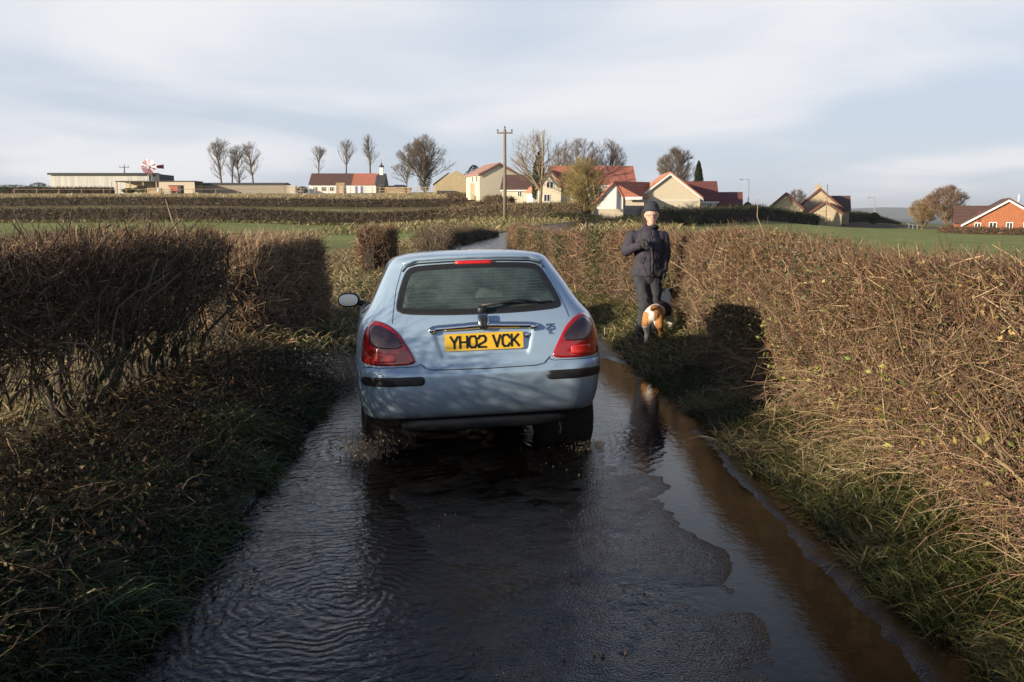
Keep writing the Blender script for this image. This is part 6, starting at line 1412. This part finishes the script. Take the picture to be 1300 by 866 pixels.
    if ivy:
        n = int(ivy * 5000); h_ = rng.random(n) ** .8; vb = VB(); a = rng.random(n) * 6.283; r_ = (H * .05 + H * .055 * np.sin(h_ * 3.14)) * (.6 + .7 * rng.random(n)); vb.add(leaves(np.stack([np.cos(a) * r_ + .1 * rng.normal(size=n), np.sin(a) * r_, .02 * H + h_ * H * .62], -1), .06 + .06 * rng.random(n), pick([(.03, .045, .015), (.055, .07, .025), (.10, .085, .04)], n))); vb.build('ivy', M_leaf, e)
    return e
def conifer(label, px, Y, ptop, wpx, seed=0, shape='cone', colr=((.018, .032, .012), (.04, .06, .022)), name='evergreen_tree', cat='tree', group=None, n=5200, zlo=.06):
    rs = np.random.default_rng(seed + 99); x = PX(px, Y); zb = g1(x, Y); H = ZZ(px, ptop, Y) - zb; Wd = wpx * Y / F_PX / 2; e = empty(name, (x, Y, zb)); tag(e, label, cat, group)
    m = MB(); m.tube([(0, 0, -.2), (0, 0, H * .5), (0, 0, H * .96)], [H * .03 + .03, H * .018, .01], 7, (.07, .05, .035)); 
    for k in range(26):
        a = rs.random() * 6.283; h_ = .12 + .8 * rs.random(); rr = Wd * ((1 - h_) ** .7 if shape == 'cone' else math.sqrt(max(0, 1 - (2 * h_ - .9) ** 2))) * .8
        m.tube([(0, 0, H * h_), (math.cos(a) * rr, math.sin(a) * rr, H * h_ + rr * .25)], [.04, .01], 4, (.06, .045, .03))
    m.build('trunk', M_bark, e, True)
    h_ = rs.random(n) ** .8 * .95 + zlo; h_ = np.clip(h_, 0, 1); a = rs.random(n) * 6.283; lump = 1 + .32 * vnoise(a * 2.2, h_ * 6, seed) * 2
    pr = np.where(h_ < .12, h_ / .12 * .8 + .2, (1 - h_) ** .62 * 1.05) if shape == 'cone' else np.sqrt(np.clip(1 - (2 * h_ - 1) ** 2, .03, 1))
    r_ = Wd * pr * lump * (1 - .45 * rs.random(n) ** 2); s = .05 + .07 * rs.random(n); s = s * max(1, H / 4.5)
    c = np.array(colr[0])[None] + (np.array(colr[1]) - np.array(colr[0]))[None] * rs.random((n, 1)); vb = VB(); vb.add(leaves(np.stack([np.cos(a) * r_, np.sin(a) * r_, H * h_], -1), s, c)); vb.build('crown', M_leaf, e); return e
G1 = 'row of slender bare trees behind the farm shed'; G2 = 'slim bare trees behind the white cottage'
bare_tree('leftmost and tallest of the four bare trees behind the long shed', 283, 198, 174, 232, 36, 'tall', seed=1, group=G1, twig=.028, low=.22, dens=1.2)
bare_tree('thin leaning second bare tree of the four behind the long shed', 296, 200, 187, 232, 22, 'tall', seed=2, group=G1, twig=.028, low=.3, dens=.7)
bare_tree('third bare tree of the four behind the long shed', 306, 199, 185, 232, 28, 'tall', seed=3, group=G1, twig=.028, low=.22)
bare_tree('rightmost of the four bare trees behind the long shed', 323, 198, 179, 232, 30, 'tall', seed=4, group=G1, twig=.028, low=.25)
bare_tree('low rounded bare tree over the left end of the cottage roof', 405, 202, 186, 224, 34, 'tall', seed=5, group=G2, twig=.026, low=.5, dens=.8)
bare_tree('middle bare tree behind the cottage roof', 441, 202, 178, 222, 30, 'tall', seed=6, group=G2, twig=.026, low=.55, dens=.8)
bare_tree('tallest slim bare tree over the red half of the cottage roof', 471, 202, 171, 220, 24, 'tall', seed=7, group=G2, twig=.026, low=.45, dens=.8)
bare_tree('small spreading bare tree left of the big ivy-clad tree', 517, 178, 205, 243, 46, 'round', seed=8, twig=.024, low=.3, dens=.8)
bare_tree('big broad bare tree with ivy on its trunk left of the yellow barn', 540, 170, 172, 243, 62, 'round', seed=9, ivy=1.0, twig=.026, low=.14, dens=1.7)
conifer('dark wind-bent pine showing above the yellow barn roof', 602, 178, 210, 22, 11, 'round', n=2200); conifer('dark evergreen tree between the yellow barn and the cream house', 612, 172, 219, 22, 12, 'round', n=2600); conifer('low dark evergreen left of the yellow barn', 563, 180, 228, 14, 13, 'round', n=1500); conifer('dark evergreen top behind the roof of the cream house', 628, 175, 211, 12, 14, 'cone', n=1200)
bare_tree('tall wide bare tree with pale forked trunk right of the utility pole', 686, 108, 164, 250, 100, 'round', seed=15, colr=((.19, .15, .11), (.26, .21, .15)), twig=.017, low=.22, lean=.05, dens=.8)
conifer('narrow dark evergreen standing inside the wide bare tree', 684, 116, 193, 22, 16, 'cone', n=4200)
bare_tree('dense grey bare tree behind the left part of the red roof', 738, 124, 177, 245, 54, 'round', seed=17, twig=.02, low=.2, dens=1.3); bare_tree('dense grey bare tree behind the middle of the red roof', 770, 126, 176, 245, 52, 'round', seed=18, twig=.02, low=.2, dens=1.4); bare_tree('half hidden grey bare tree just left of the long red roof', 716, 128, 180, 245, 36, 'round', seed=118, twig=.02, low=.2, dens=1.0)
bare_tree('rounded golden brown willow-like tree in front of the red roofed house', 741, 88, 198, 272, 68, 'round', seed=19, colr=((.20, .155, .06), (.30, .235, .10)), twig=.016, low=.1, dens=2.4)
bare_tree('round bare tree behind the beige gable', 857, 118, 187, 245, 50, 'round', seed=20, twig=.02, low=.2, dens=1.6)
conifer('dark pointed evergreen right of the round bare tree', 885.5, 112, 205, 17, 21, 'cone', n=4200, colr=((.016, .028, .012), (.035, .05, .02)))
bare_tree('low grey bare tree between the tan gables', 1010, 150, 240, 268, 26, 'round', seed=22, twig=.024, low=.2)
conifer('green bush below the street lamp at the hedge end', 1110, 146, 270, 13, 23, 'round', colr=((.045, .07, .015), (.09, .12, .03)), name='bush', cat='bush', n=1800); conifer('green bush at the foot of the lamp by the maroon garage', 949, 108, 257, 13, 24, 'round', colr=((.02, .035, .012), (.05, .07, .025)), name='bush', cat='bush', n=1500)
bare_tree('big round reddish bare tree left of the brick house', 1202, 104, 236, 292, 58, 'round', seed=25, colr=((.15, .095, .065), (.22, .14, .09)), twig=.017, low=.12, dens=2.0)
bare_tree('golden brown shrubby tree left of the big round bare tree', 1172, 108, 253, 292, 44, 'round', seed=26, colr=((.20, .14, .07), (.28, .20, .10)), twig=.017, low=.08, dens=2.0)
for k, (px, Y, pt, w, lb) in enumerate([(20, 196, 235, 60, 'dark scrubby bush at the far left of the farm'), (52, 194, 232, 24, 'dark bush just left of the pale barn'), (182, 177, 236, 22, 'dark green bush inside the lean-to shed'), (165, 177, 239, 16, 'small bush below the lean-to roof'), (580, 196, 239, 30, 'low dark bush behind the yellow barn'), (385, 196, 237, 16, 'dark bush left of the cottage'), (495, 190, 236, 30, 'dark bushes between the cottage and small spreading tree')]):
    conifer(lb, px, Y, pt, w, 60 + k, 'round', colr=((.025, .032, .014), (.07, .07, .035)), name='bush', cat='bush', n=1800)
# ================================================================== distant hills
xs_ = np.linspace(-5200, 5200, 90); V = []
hp = 24 + 26 * fbm(xs_ * .0011, xs_ * 0, 4, 71); V = np.stack([np.stack([xs_, 0 * xs_ + 5200, 0 * xs_ - 60], -1), np.stack([xs_, 0 * xs_ + 5600, hp * .6 - 8], -1), np.stack([xs_, 0 * xs_ + 6200, hp - 4], -1), np.stack([xs_, 0 * xs_ + 8200, 0 * xs_ - 60], -1)], 0)
idx = np.arange(V.shape[0] * V.shape[1]).reshape(V.shape[:2]); Fq = np.stack([idx[:-1, :-1], idx[:-1, 1:], idx[1:, 1:], idx[1:, :-1]], -1).reshape(-1, 4)
tag(link('hills', mesh_np('hills', V.reshape(-1, 3), [Fq], None, True), None, mat_simple('far_fields', (.06, .07, .045), .95, 0, .4, .004)), kind='structure')
# ================================================================== thin winter air
mb = MB(); mb.box(-7700, 7700, -120, 10400, -70, 90); t = NT('thin_air'); v = t.n('ShaderNodeVolumePrincipled'); v.inputs['Color'].default_value = (.86, .92, 1.0, 1); v.inputs['Density'].default_value = 1.1e-4; v.inputs['Anisotropy'].default_value = .2
t.l(v.outputs[0], t.out.inputs['Volume']); tag(mb.build('haze', t.m), 'thin pale winter haze over the distant fields', 'haze', kind='stuff')
